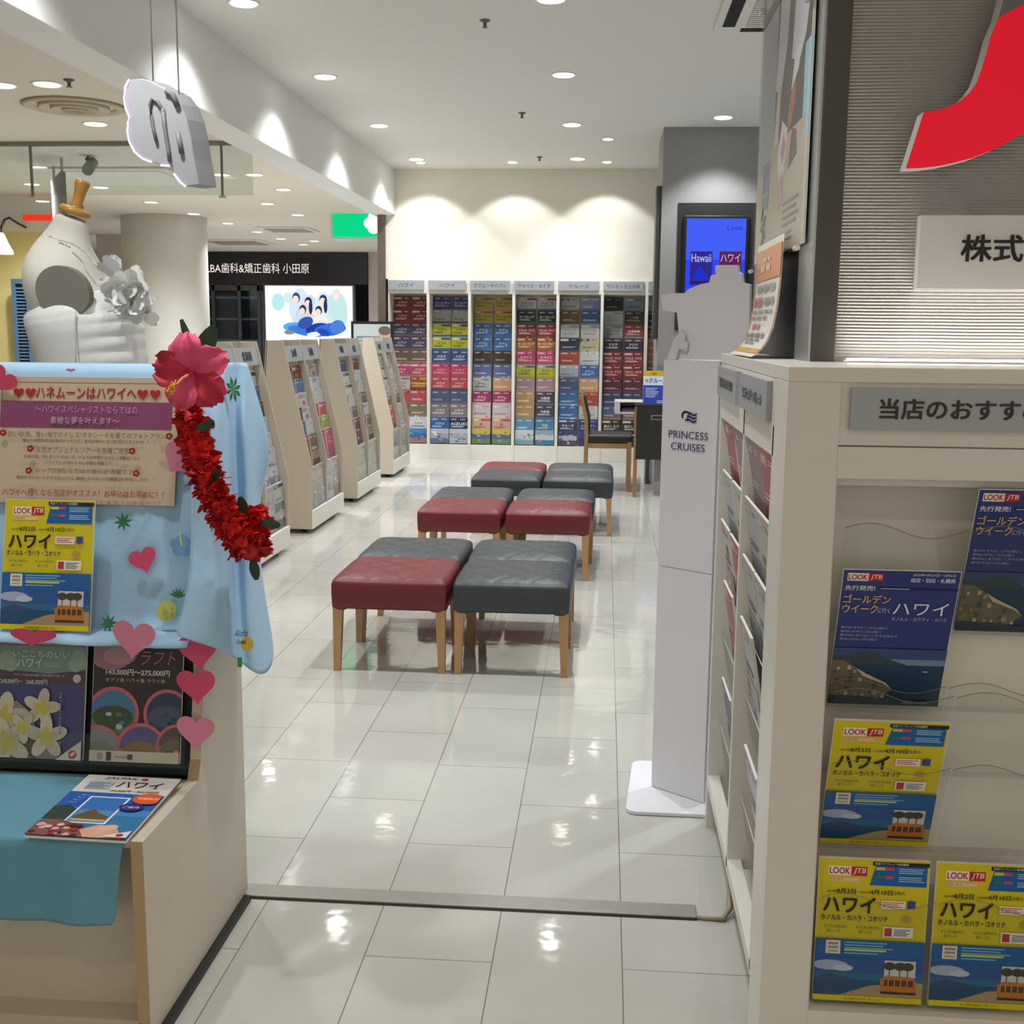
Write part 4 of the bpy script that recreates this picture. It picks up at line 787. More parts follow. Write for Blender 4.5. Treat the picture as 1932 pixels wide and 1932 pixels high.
for k, y, r in side:
    M = Matrix.Translation((.384, CY+y, SZ[r]+.004)) @ Matrix.Rotation(math.radians(-90), 4, 'Z') @ Matrix.Rotation(math.radians(9.5), 4, 'X')
    brochure(k, M, '%s, %s pocket row, %s bay, %s end, aisle side frame' % (DES[k][0].replace('brochure', 'leaflet').replace(' Hawaii', ''), ORD[r] if r < 4 else 'lowest', 'near' if y < .64 else 'far', 'near' if y < .4 or .64 < y < .95 else 'far'), 'leaflets in the aisle side frame')
# electric cord and anchor on the floor at the threshold
t = tag(MB().tube([(.262, 2.745, .006), (.29, 2.742, .006), (.325, 2.74, .007), (.345, 2.77, .02), (.350, 2.82, .06), (.356, 2.84, .09)], [.005, .005, .007, .009, .008, .007], mat('cord_beige', '#a29880', .6), 8).build('power_cord'), 'short beige cord stub on the floor at the threshold end', 'cord')
# ------------------------------------------------------------------ sign wall: red letter, company plate
def J(px, py, y=2.44): return at(px, py, 1, y)
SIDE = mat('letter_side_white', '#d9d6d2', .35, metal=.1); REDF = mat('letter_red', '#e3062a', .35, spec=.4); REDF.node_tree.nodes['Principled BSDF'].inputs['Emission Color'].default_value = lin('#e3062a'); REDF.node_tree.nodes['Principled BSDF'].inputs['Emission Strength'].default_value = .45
out = [(1709, 318), (1743, 211), (1765, 209), (1790, 201), (1812, 190), (1830, 174), (1843, 155), (1852, 130), (1862, 96), (1870, 66), (1884, 33), (1960, -8), (2080, -60), (2075, 60), (2030, 150), (1975, 210), (1932, 250), (1905, 266), (1872, 283), (1835, 298), (1800, 307), (1772, 313), (1740, 317)]
t = thing('wall_letter', 'huge glossy red letter with white sides on the ribbed grey wall', 'sign', J(1850, 250))
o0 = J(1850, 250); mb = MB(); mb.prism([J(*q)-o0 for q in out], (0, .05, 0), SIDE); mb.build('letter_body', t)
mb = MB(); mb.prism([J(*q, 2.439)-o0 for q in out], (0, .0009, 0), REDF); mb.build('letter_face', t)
up = [(1884, 33), (1893, 0), (1905, -50), (1990, -90), (2080, -62), (1960, -8)]
mb = MB(); mb.prism([J(*q, 2.44)-o0 for q in up], (0, .05, 0), SIDE, mat('letter_grey', '#76767c', .4, metal=.3)); mb.build('letter_upper', t)
for x, z in ((-.1, -.02), (.03, .0)): MB().box(x, x+.012, .05, .08, z, z+.012, DGREY).build('wall_pin', t)
a, b = at(1741, 406, 1, 2.49), at(1733, 545, 1, 2.49)
t = thing('sign_plate', 'white company name plate with black lettering on the ribbed grey wall', 'sign', (a.x-.003, 2.49, b.z))
s = MB(); s.recalc = False; h = a.z-b.z; s.box(0, .62, 0, .03, 0, h, mat('plate_white', '#dedede', .35)); q = at(1812, 493, 1, 2.49)
Art(.0006).text('株式会社', q.x-a.x+.003, q.z-b.z, .053, '#1c1c1e', w=.250, bold=.03).emit(s, FRONT(0, -.0003, 0)); s.build('plate', t)
# posters on the pillar
PXX = .418; Y0, Y1 = 2.57, 3.40
t = thing('poster', 'tall photo poster in a clear sleeve on the aisle side of the pillar', 'poster', (PXX, Y1, 1.66))
PWd, PHt = Y1-Y0, 1.15
mb = MB(); mb.recalc = False; mb.box(0, .003, -PWd, 0, 0, PHt, PAPER)
a = Art(.00004).rect(0, 0, PWd, PHt, '#c9beac').rect(.26, .46, PWd-.02, PHt, '#4b4744').rect(0, .42, .3, PHt, '#a9a9b4').rect(PWd-.09, .42, PWd, .78, '#a5ccd8').poly([(.26, .46), (.5, .34), (PWd-.05, .46), (PWd-.05, .5), (.26, .5)], '#c9b49c')
a.poly([(.30, .75), (.34, PHt), (.5, PHt), (.47, .9), (.40, .72)], '#d6d4e4').poly([(.30, .5), (.34, .76), (.40, .74), (.38, .5)], '#dcc4c4').poly([(.55, .8), (.58, 1.1), (.72, PHt), (.8, 1.0), (.74, .82), (.66, .74)], '#d9dbe8').poly([(.56, .66), (.66, .72), (.70, .84), (.6, .8)], '#e8e8ea').ell(.58, .60, .04, .10, '#b5694a', 16, rot=-25)
a.poly([(.38, .44), (.44, .58), (.53, .52), (.50, .36), (.44, .26)], '#e6e4e8').poly([(.43, .44), (.47, .52), (.51, .46), (.47, .38)], '#d48a92').poly([(.40, .30), (.47, .36), (.50, .22), (.42, .2)], '#cfa3ac').poly([(.56, .34), (.60, .5), (.66, .48), (.68, .38)], '#6d5a58')
a.rect(.12, .32, .24, .46, '#7c86b4').rect(.12, .24, .24, .31, '#6f8c98').lines(.5, .10, .24, .12, 4, '#8f8a7e', .3).lines(.36, .04, .3, .05, 2, '#9a9488', .3)
for k in range(9): a.ell(.16+.03*math.sin(k*2.1), .03+k*.024, .03, .012, '#4a4846', 9, rot=30*k)
for q in range(1, len(a.items)): it = a.items[q]; a.items[q] = (it[0], [(p[0], p[1]*.55) for p in it[1]], *it[2:])
a.rect(.0, .63, PWd, PHt, '#4b4744').rect(.05, .66, PWd-.3, PHt, '#b9b8c6')
a.emit(mb, frame((-.0005, 0, 0), (0, -1, 0), (0, 0, 1))); mb.build('print', t)
mb = MB(); N = 16
for k in range(N):
    u0, u1 = k/N, (k+1)/N; w0 = .006+.003*math.sin(u0*9); w1 = .006+.003*math.sin(u1*9)
    mb.face([(-w0, -PWd*u0-.0, -.012), (-w1, -PWd*u1, -.012), (-w1, -PWd*u1, PHt), (-w0, -PWd*u0, PHt)], SLV, True)
mb.build('clear_sleeve', t)
for y, z in ((-.02, -.02), (-PWd+.02, -.01), (-PWd*.72, .0), (-.02, .68), (-PWd+.01, .5)): MB().tube([(-.012, y-.02, z), (-.012, y+.02, z)], .006, mat('clip_clear', '#e3e6e8', .15, spec=.8), 8).build('clip', t)
# curling notice
prof = [(.402, 1.695), (.399, 1.64), (.396, 1.58), (.391, 1.53), (.383, 1.485), (.370, 1.45), (.352, 1.425), (.332, 1.4135)]
ya, yb = 2.74, 3.20; L = [0]
for p, q in zip(prof, prof[1:]): L.append(L[-1]+math.hypot(p[0]-q[0], p[1]-q[1]))
def nt_pt(v, u):        # v down the sheet 0..1, u across
    d = v*L[-1]
    for k in range(len(L)-1):
        if d <= L[k+1]+1e-9:
            f_ = (d-L[k])/(L[k+1]-L[k]); return (prof[k][0]+(prof[k+1][0]-prof[k][0])*f_, yb+(ya-yb)*u-.05*v, prof[k][1]+(prof[k+1][1]-prof[k][1])*f_)
mb = MB(); mb.recalc = False; OR = pr('#d9823a'); WP = pr('#ece9e2')
def band(v0, v1, u0, u1, m, off=0., n=8):
    for k in range(n):
        a_, b_ = v0+(v1-v0)*k/n, v0+(v1-v0)*(k+1)/n; P = [nt_pt(a_, u0), nt_pt(a_, u1), nt_pt(b_, u1), nt_pt(b_, u0)]
        mb.face([(p[0]-off*3, p[1], p[2]+off) for p in P], m, True)
band(0, 1, 0, 1, WP, 0, 24); band(.06, .32, .02, .98, OR, .0006, 8); band(.06, .93, .96, .985, OR, .0006, 20); band(.06, .93, .015, .04, OR, .0006, 20); band(.90, .95, .02, .98, pr('#d9a04a'), .0006, 2)
for v0, v1, u0, u1, c in ((.14, .17, .3, .6, '#f0e0d0'), (.20, .25, .25, .62, '#f0e0d0'), (.36, .42, .12, .84, '#8f8a86'), (.46, .54, .1, .4, '#c04a50'), (.47, .53, .42, .86, '#8a8682'), (.57, .595, .1, .86, '#8a8682'), (.62, .645, .1, .7, '#8a8682'), (.68, .73, .2, .5, '#c87a7c'), (.76, .80, .08, .8, '#84807c'), (.81, .83, .1, .7, '#84807c'), (.84, .86, .12, .55, '#84807c')):
    n = int((u1-u0)*26)
    for k in range(n):
        if (k*7+int(v0*100)) % 6: w_ = (u1-u0)/n; band(v0, v1, u0+k*w_, u0+(k+.75)*w_, pr(c), .001, 1)
bmesh.ops.remove_doubles(mb.bm, verts=mb.bm.verts[:], dist=2e-5)
t = tag(mb.build('notice_sheet'), 'curling white notice with orange bands at the foot of the pillar poster', 'notice')
# ------------------------------------------------------------------ cardboard ship standee
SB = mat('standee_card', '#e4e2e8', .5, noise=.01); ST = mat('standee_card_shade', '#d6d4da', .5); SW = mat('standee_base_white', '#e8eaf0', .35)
A, B_ = Vector((.178, 3.571, 0)), Vector((.335, 3.448, 0)); ez = Vector((0, 0, 1)); u = (B_-A).normalized()
nrm = Vector((u.y, -u.x, 0)); C_ = B_+Vector((.10, .17, 0)); D_ = A+Vector((.17, .13, 0))
t = thing('advertising_standee', 'tall white cardboard cruise ship standee with blue crest beside the right cabinet', 'standee', (0, 0, 0))
zb, zt, zf = .014, 1.384, .744
mb = MB(); mb.prism([A+ez*zb, B_+ez*zb, C_+ez*zb, D_+ez*zb], (0, 0, zf-zb-.002), SB); mb.build('lower_column', t)
s = MB(); s.prism([A+ez*zf, B_+ez*zf, C_+ez*zf, D_+ez*zf], (0, 0, zt-zf), SB); W_ = (B_-A).length; FA = frame(A+nrm*.0006, u, ez); NV = '#1f2c62'
a = Art(.0004)
def crest(cx, cz, s):
    a.ell(cx-.55*s, cz, .62*s, .6*s, NV, 22).ell(cx-.42*s, cz-.12*s, .42*s, .42*s, SB, 22).rect(cx-.9*s, cz-.75*s, cx-.1*s, cz-.32*s, SB)
    a.poly([(cx-.62*s, cz-.62*s), (cx-.55*s, cz-.45*s), (cx-.3*s, cz-.3*s), (cx-.3*s, cz+.1*s), (cx-.15*s, cz+.1*s), (cx-.15*s, cz-.62*s)], NV)
    for k in range(3):
        z0 = cz+.36*s-k*.42*s; w = [(cx-.2*s+1.3*s*q/10, z0+.13*s*math.sin(q*.63+.5)) for q in range(11)]
        a.poly([(x, z) for x, z in w]+[(x, z-.24*s) for x, z in w[::-1]], NV)
crest(W_*.50, 1.218, .025)
a.text('PRINCESS', W_*.50, 1.148, .023, '#2b3566', w=.142, align='c').text('CRUISES', W_*.50, 1.112, .023, '#2b3566', w=.122, align='c'); bmesh.ops.recalc_face_normals(s.bm, faces=s.bm.faces[:]); s.recalc = False; a.emit(s, FA); s.build('upper_column', t)
# bow of the ship: outline cut from card, standing on the column
ship = [(1261, 678), (1282, 640), (1277, 590), (1268, 588), (1250, 586), (1247, 556), (1266, 553), (1292, 553), (1300, 545), (1322, 536), (1338, 533), (1341, 520), (1350, 517), (1349, 503), (1352, 500), (1391, 500), (1393, 513), (1399, 517), (1401, 533), (1415, 537), (1412, 680)]
pl0, pn = A+u*.06, nrm
pts = [on(x, y, pl0+nrm*-.03, pn) for x, y in ship]
mb = MB(); mb.prism(pts, nrm*-.012, SB); mb.build('ship_cutout', t)
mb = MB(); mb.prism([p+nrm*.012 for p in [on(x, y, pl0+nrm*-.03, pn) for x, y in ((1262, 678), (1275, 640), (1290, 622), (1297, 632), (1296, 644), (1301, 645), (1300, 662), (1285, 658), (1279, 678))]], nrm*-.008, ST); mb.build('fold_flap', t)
pts = []
for cx, cy, a0 in ((.45, 3.40, -90), (.45, 3.76, 0), (.155, 3.76, 90), (.128, 3.40, 180)):
    for k in range(6): th_ = math.radians(a0+k*18); pts.append((cx+.035*math.cos(th_), cy+.035*math.sin(th_), .002))
mb = MB(); mb.prism(pts, (0, 0, .010), SW); mb.build('base_plate', t)
# ------------------------------------------------------------------ screen on the grey column
YT = 10.4
a, b = at(1280, 383, 1, YT), at(1413, 624, 1, YT); t = thing('display_screen', 'blue glowing screen in a black frame on the grey column', 'screen', (a.x, YT, b.z))
w_, h_ = b.x-a.x+.02, a.z-b.z; MB().box(0, w_, -.012, 0, 0, h_, mat('screen_surround', '#2b2c2d', .4)).build('surround', t); MB().box(.05, w_-.06, -.05, -.012, .0, h_-.11, BLACK).build('bezel', t, bevel=.006)
x0, x1, z1 = .075, w_-.085, h_-.135; ar = Art(.001).rect(x0, .03, x1, z1, em('#2f49f0', 1.0)).rect(x0, z1-.35, x1, z1, em('#4560f6', 1.0)).text('Look', x1-.16, z1-.1, .045, em('#2a3cb0', 1))
for k, (cc, dd) in enumerate((('#3a2f9a', '#2136d8'), ('#6a2a5c', '#8a3048'))):
    xx = x0+.04+k*.25; ar.rect(xx, z1-.57, xx+.19, z1-.28, em(cc, .8)).text(('Hawaii', 'ハワイ')[k], xx+.01, z1-.37, .07, em('#b8c8ff', 1), w=.17).poly([(xx+.02, z1-.52), (xx+.08, z1-.40), (xx+.17, z1-.52)], em(dd, .9)).rect(xx, z1-.55, xx+.19, z1-.54, em('#1a1a6a', .8))
mb = MB(); ar.emit(mb, FRONT(0, -.0502, 0)); mb.build('picture', t)
# ------------------------------------------------------------------ desk corner and chair
BKL = mat('desk_black', '#262624', .4, noise=.03)
t = thing('service_desk', 'black desk end panel with oak edge and legs before the grey column', 'desk', (.27, 10.25, 0))
MB().box(.014, .75, 0, .03, .34, .81, BKL).box(.014, .75, .03, .14, .79, .81, BKL).box(.72, .75, .03, .14, 0, .79, BKL).build('panel', t)
MB().box(0, .014, 0, .03, .34, .822, OAK).box(0, .75, -.0, .14, .811, .826, BKL).build('edge_strip', t)
for y in (0, .11): MB().box(.0, .03, y, y+.03, 0, .345 if y == 0 else .79, OAK).build('leg', t)
MB().box(.145, .245, -.004, 0, .46, .50, STEEL).box(.152, .238, -.006, -.003, .466, .494, BKL).build('label_holder', t)
for c_ in t.children:
    if c_.name.startswith('label_holder'): c_.location = (0, 0, .235)
t = thing('counter_table', 'white counter top with a magazine slot behind the chair', 'counter', (.1, 11.3, 0))
MB().box(0, .36, -.2, .2, .79, .80, WHITE).box(0, .36, -.2, .2, .68, .70, WHITE).box(0, .05, -.2, .2, .70, .79, WHITE).box(.05, .36, .18, .2, .70, .79, WHITE).build('top_box', t, bevel=.002)
MB().box(.31, .35, -.15, .15, 0, .68, DGREY).build('leg', t)
for k, c in enumerate(('#8a4a52', '#3a3f66')): o = MB().box(.17, .40, 11.12, 11.42, .7015+k*.02, .72+k*.02, pr(c)).build('magazine'); tag(o, ('maroon magazine lowest in the white counter slot', 'dark blue magazine on top in the white counter slot')[k], 'magazine')
M = Matrix.Translation((.445, 10.30, .8265)) @ Matrix.Rotation(-.1, 4, 'X')
a = Art().rect(0, 0, BW, BH, '#3d4fb8').rect(0, .17, BW, .25, '#dfe6f0').rect(0, .25, BW, BH, '#d9b02c').poly([(.16, BH), (BW, BH), (BW, .262)], '#c8382c').text('クルーズ', .05, .19, .045, '#2a62c0', w=.155, bold=.03).text('ご案内', .06, .262, .02, '#5a4a10').lines(.02, .06, .12, .09, 6, '#c0d0f0').text('個', .012, .195, .03, '#4a5c9a').lines(.12, .01, .07, .03, 2, '#e6ecf4')
booklet(a, 'blue, white and yellow cruise brochure standing on the black desk', 'brochure', M)
o = MB().box(.34, .56, 10.355, 10.385, .8265, 1.17, ACR).build('brochure_holder'); tag(o, 'clear acrylic holder behind the cruise brochure on the black desk', 'holder')
t = thing('chair', 'oak chair with black seat and back turned to the desk beside the back wall', 'chair', (.03, 10.8, 0))
SEATB = mat('chair_black', '#1e1e1d', .45, noise=.04)
mb = MB(); mb.box(-.20, .24, -.22, .22, .44, .525, SEATB); mb.build('seat', t, bevel=.025, seg=3)
for y in (-.235, .205):
    P = [(-.20, y+.015, 0), (-.195, y+.015, .30), (-.19, y+.015, .50), (-.195, y+.015, .68), (-.225, y+.015, .80), (-.242, y+.015, .885)]
    mb = MB(); mb.loft([[(p[0]-.017, p[1]-.014, p[2]), (p[0]+.017, p[1]-.014, p[2]), (p[0]+.017, p[1]+.014, p[2]), (p[0]-.017, p[1]+.014, p[2])] for p in P], OAK, smooth=False); mb.build('back_post', t, bevel=.003)
    MB().box(.19, .225, y, y+.03, 0, .46, OAK).build('leg', t, bevel=.003)
mb = MB(); mb.loft([[(-.172+d-.012, y_, z) for d, y_, z in ((dx, -.20, z), (dx+.026, -.20, z), (dx+.026, .20, z), (dx, .20, z))] for z, dx in ((.56, 0), (.68, -.005), (.80, -.033), (.875, -.05))], SEATB, smooth=False); mb.build('backrest', t, bevel=.008)
MB().box(-.19, .20, -.225, -.205, .40, .445, OAK).box(-.19, .20, .205, .225, .40, .445, OAK).build('seat_rail', t)
# ------------------------------------------------------------------ display stand at the left
XR, XL = -.905, -1.86
def F(z): return 2.44+.2*(z-.45)
def DF(px, py, off=0): return on(px, py, (0, 2.44-off, .45), (0, -1, .2))
LAM = mat('stand_laminate', '#d0c7b6', .5, noise=.025, nscale=5)
t = thing('display_stand', 'beige laminate display stand with a sloping face at the left of the entrance', 'display stand', ((XL+XR)/2, 2.11, 0))
ox = (XL+XR)/2
poly = [(2.135, .0145), (2.135, .02), (2.11, .02), (2.11, .448), (2.43, .448), (2.452, .49), (2.630, 1.372), (2.76, 1.372), (2.76, .0145)]
def side(x0, x1):
    mb = MB(); mb.prism([(x0-ox, y-2.11, z) for y, z in poly], (x1-x0, 0, 0), LAM)
    for f in mb.bm.faces:
        pass
    return mb
mb = side(XR-.026, XR); mb.mi(EDGE); o = mb.build('side_panel', t, bevel=.0008)
for f in o.data.polygons:
    c = f.center
    if abs(c.x-(XR-.013-ox)) < .002 and c.y+2.11 < 2.5 and not (abs(c.z-.448) < .003): f.material_index = 1
mb = side(XL, XL+.026); mb.build('side_panel', t, bevel=.0008)
w0, w1 = XL+.026-ox, XR-.026-ox
DKF = mat('stand_face_dark', '#22302f', .6)
mb = MB(); mb.prism([(w0, F(.45)+.012-2.11, .45), (w0, F(1.372)+.012-2.11, 1.372), (w0, F(1.372)+.03-2.11, 1.372), (w0, F(.45)+.03-2.11, .45)], (w1-w0, 0, 0), DKF); mb.build('sloping_face', t)
MB().box(w0, w1, .006, .33, .43, .445, LAM).build('lower_shelf', t, bevel=.001); MB().box(w0, w1, .525, .65, 1.355, 1.371, LAM).build('top_board', t)
MB().box(w0, w1, .09, .105, .0, .43, LAM).build('front_panel', t); MB().box(w0, w1, .03, .09, .0, .035, LAM).build('plinth', t); MB().box(w0, w1, .63, .645, .03, 1.355, LAM).build('back_panel', t)
MB().box(XR-.02-ox, XR+.018-ox, .02, .62, .0, .014, BLACK).build('black_strip', t)  # thin black strip on the floor along the foot of the side panel
LG = mat('ledge_grey', '#8b9a98', .25, spec=.6)
mb = MB(); mb.prism([(w0, F(.77)-.028-2.11, .752), (w0, F(.77)-.060-2.11, .752), (w0, F(.77)-.064-2.11, .763), (w0, F(.77)-.060-2.11, .767), (w0, F(.77)-.028-2.11, .767)], (w1-w0, 0, 0), LG); mb.build('ledge', t, bevel=.001)
mb = MB(); mb.box(w0, w1, F(.484)-.03-2.11, F(.484)+.012-2.11, .478, .482, ACR)
mb.face([(w0, F(.48)-.03-2.11, .482), (w1, F(.48)-.03-2.11, .482), (w1, F(.55)-.03-2.11, .55), (w0, F(.55)-.03-2.11, .55)], ACR); mb.build('brochure_rail', t)
MB().box(-.036-ox+-.89+.0, -.034-ox+-.89, -.001, .001, .045, .05, BLACK).build('screw_hole', t)
tilt = math.atan(.2)
def leanM(x, z, off): return Matrix.Translation((x, F(z)-off, z)) @ Matrix.Rotation(-tilt, 4, 'X')
# lower brochures
def art_plumeria():
    R = random.Random(5); a = Art(.00012, (BW, BH)); W, H = BW, BH; a.rect(0, 0, W, H, '#4a4a7c').rect(0, .17, W, H, '#54444e').rect(0, .258, W, H, '#a8284c')
    a.text('ハワイアンリゾートホテルに泊まる', .02, .262, .010, '#d06a82', w=.17).text('ビーチフロント', .05, .278, .010, '#c85a76', w=.10)
    a.poly([(0, .258), (W, .258), (W, .205), (.12, .194), (0, .203)], '#7a9488')
    for x, y in ((.02, .23), (.012, .215), (.19, .235), (.185, .215), (.2, .222), (.03, .212)): a.ell(x, y, .018, .016, '#94a898', 9)
    a.text('いごこちのいい', .035, .231, .016, '#d6e2d8', w=.135).text('ハワイ', .045, .208, .02, '#dfe8e0', w=.06).lines(.11, .209, .045, .012, 3, '#a9c0b0', .2, R)
    a.text('ラナイのあるお部屋で海を眺めて過ごす', .04, .187, .006, '#d0c4c8', w=.12).ell(.19, .185, .01, .01, '#c9c0c4', 12)
    a.text('248,000円〜', .008, .168, .012, '#ddd4d2', w=.052, bold=.02).text('368,000円', .07, .168, .012, '#ddd4d2', w=.05, bold=.02)
    def flo(x, y, s, r):
        for k in range(5): q = r+k*72; a.ell(x+.62*s*math.cos(math.radians(q)), y+.62*s*math.sin(math.radians(q)), .62*s, .36*s, '#d6cfb8' if k % 2 else '#c9c2ae', 12, rot=q)
        for k in range(5): q = r+k*72; a.ell(x+.3*s*math.cos(math.radians(q)), y+.3*s*math.sin(math.radians(q)), .3*s, .16*s, '#cfc25a', 10, rot=q)
    a.poly([(0, 0), (0, .125), (.05, .13), (.09, .1), (.10, .05), (.16, .04), (.15, 0)], '#8f8a82').poly([(.01, .01), (.06, .03), (.07, .06), (.12, .04), (.10, .0)], '#5a564e')
    flo(.02, .09, .05, 10); flo(.11, .115, .038, 80); flo(.03, .035, .05, 40); flo(.125, .05, .042, 20); flo(.07, .07, .03, 60)
    for k in range(12): a.rect(.155+.001*(k % 2), .06+k*.008, .159, .065+k*.008, '#8a8ab4')
    a.poly([(W, 0), (W, .045), (.15, 0)], '#d8d2c8').ell(.19, .013, .010, .010, '#c23a34', 16).poly([(.183, .012), (.192, .02), (.197, .016), (.19, .008)], '#d8d2c8'); return a
def art_pink():
    R = random.Random(6); a = Art(.00012, (BW, BH)); W, H = BW, BH; a.rect(0, 0, W, H, '#332c30').rect(0, 0, W, .024, '#d2c8ba')
    a.ell(.04, .262, .062, .055, '#a07480', 18).ell(.05, .272, .05, .03, '#9c7c5c', 14).ell(.06, .24, .04, .02, '#b58a90', 12)
    a.text('ハワイ', .098, .262, .030, '#c0708a', w=.10, italic=.2).text('ケラフト', .075, .222, .032, '#c0708a', w=.115, italic=.2)
    a.text('143,000円〜275,000円', .03, .196, .014, '#e0d8d2', w=.15, bold=.03).text('オアフ島 ハワイ島 マウイ島', .03, .181, .009, '#c9c49a', w=.14)
    def ring(x, y, r, cols):
        a.ell(x, y, r, r, '#c86a74', 26); r *= .86; a.ell(x, y, r, r, cols[0], 26)
        a.ell(x, y, r, r, cols[1], 20, 180, 360).ell(x, y-.15*r, r*.9, r*.5, cols[2], 16)
        for k in range(6): a.ell(x+(R.random()-.5)*r, y-R.random()*r*.7, .008, .005, R.choice(cols), 8)
    ring(.05, .108, .062, ('#4a7ca8', '#6a7a54', '#3f5038', '#a8c4cc')); ring(.178, .112, .056, ('#34405c', '#3c4a66', '#4a5a74', '#2c3448'))
    ring(.02, .03, .052, ('#8a8e90', '#b4b0a4', '#7c8478', '#9a9c98')); ring(.12, .03, .06, ('#5a5a94', '#b08a60', '#8c6a48', '#c8a878')); ring(.205, .04, .05, ('#5c5048', '#8a7a60', '#6c6a4c', '#d0a080'))
    a.rect(0, 0, W, .025, '#d2c8ba').ell(.025, .012, .008, .009, '#a8a494', 12).rect(.04, .002, .052, .022, '#4a3028').text('Hawaiian', .06, .009, .006, '#6a6258').rect(.09, .006, .102, .018, '#4a4440'); return a
AP, AK = art_plumeria(), art_pink()
booklet(AP, 'dark brochure with white plumeria flowers under the blue cloth ledge', 'brochure', leanM(-1.281, .486, .016), 'brochures in the left stand', .006)
booklet(AK, 'black and pink brochure with round photos at the lower right of the left stand', 'brochure', leanM(-1.053, .486, .016), 'brochures in the left stand', .006)
booklet(art_generic('#2c3a4a', ('#a8284c', '#a8284c'), 'ハワイ', '#e0d8d2', ('#3a4a6a', '#2c3a54'), random.Random(9)), 'dark brochure with a red strip cut by the photo left edge', 'brochure', leanM(-1.508, .486, .016), 'brochures in the left stand', .006)
booklet(AY, 'yellow and blue brochure with a tram leaning on the printed blue cloth', 'brochure', leanM(-1.262, .783, .049), 'brochures in the left stand', .007)
def art_tablet():
    R = random.Random(8); a = Art(.00012, (BW, BH)); W, H = BW, BH; a.rect(0, 0, W, H, '#dcdad6').text('JALPAK', .045, .277, .013, '#2c2c30', w=.072, bold=.03, italic=.2).ell(.135, .284, .008, .007, '#c03a3c', 12)
    a.text('ハワイ', .085, .238, .032, '#2c2e34', w=.10, bold=.01).text('144,000円〜362,000円', .08, .215, .01, '#6a6250', w=.11, bold=.02).rect(.02, .225, .075, .262, '#b9c2cc').lines(.022, .228, .05, .03, 4, '#5a7898', .3, R)
    a.rect(0, 0, W, .205, '#2a62b8').rect(0, 0, W, .13, '#4a8cd0').rect(0, 0, W, .1, '#3a7cae').poly([(0, .07), (0, .13), (.03, .14), (.06, .115), (.09, .11), (.09, .07)], '#3a4a40')
    a.poly([(.05, .06), (.055, .185), (.145, .185), (.14, .06)], '#e6ecf2').poly([(.055, .065), (.06, .18), (.14, .18), (.135, .065)], '#3a78c4').rect(.058, .068, .134, .12, '#5a92b8').poly([(.06, .09), (.09, .125), (.11, .105), (.133, .095), (.133, .068), (.06, .068)], '#6a5a42').rect(.06, .068, .133, .078, '#c4ac88')
    a.poly([(0, 0), (0, .06), (.04, .07), (.1, .05), (.15, .0)], '#8a5a54').poly([(.12, .0), (.10, .03), (.13, .055), (.17, .05), (.2, .0)], '#d9a890').ell(.155, .045, .02, .012, '#e3b49c', 12, rot=20)
    for k in range(22): a.ell(R.random()*.1, R.random()*.05, .008, .007, R.choice(('#d9a8a8', '#b02c3c', '#8c3a44', '#e0c0b4', '#54382c')), 8)
    a.ell(.185, .178, .034, .026, '#e0602c', 18).text('早期割引', .162, .172, .012, '#f3e6dc', w=.046).ell(.165, .135, .026, .018, '#33327c', 18).text('ご優待', .147, .129, .01, '#dcdcec', w=.036).poly([(W, 0), (W, .03), (.155, 0)], '#e6e2dc').ell(.193, .009, .008, .007, '#c03a3c', 12)
    for k in range(4): a.text('今ここ', .025+.004*k, .14+.012*k, .006, '#dfe8f0')
    return a
booklet(art_tablet(), 'white and blue brochure with a tablet picture lying on the low blue cloth', 'brochure', Matrix.Translation((-1.037, 2.093, .4575)) @ Matrix.Rotation(math.radians(-88.2), 4, 'X') @ Matrix.Rotation(math.radians(.8), 4, 'Z'), 'brochures in the left stand', .005)
# framed notice on the upper face
t = thing('notice_board', 'pink and purple honeymoon notice with red hearts on the sloping stand face', 'notice', (0, 0, 0))
S0 = DF(8, 945, .016); S0.x = -1.409; M = frame((S0.x, F(1.062)-.016, 1.062), (1, 0, 0), (0, .2, 1))
mb = MB(); mb.recalc = False; NP = pr('#c9b7a0')
for q in ((0, -.003),): mb.prism([M @ Vector(p) for p in ((0, 0, -.003), (.427, 0, -.003), (.427, .295, -.003), (0, .295, -.003))], M.to_3x3() @ Vector((0, 0, .003)), NP)
a = Art(); RD, PU = '#b02a34', '#8a4a72'
a.rect(.004, .2815, .418, .2828, '#a8424c').rect(.004, .24, .0052, .2815, '#a8424c').rect(.002, .176, .414, .2385, PU)
a.text('ハネムーンはハワイへ', .087, .2455, .0265, RD, w=.24, bold=.02)
for x in (.045, .074, .343, .373): a.poly(heart(x, .258, .013), RD)
a.text('〜ハワイスペシャリストならではの', .087, .211, .0175, '#d0a4c0', w=.245).text('素敵な夢を叶えます〜', .125, .185, .0175, '#d0a4c0', w=.165, bold=.01)
DK = '#4c4038'
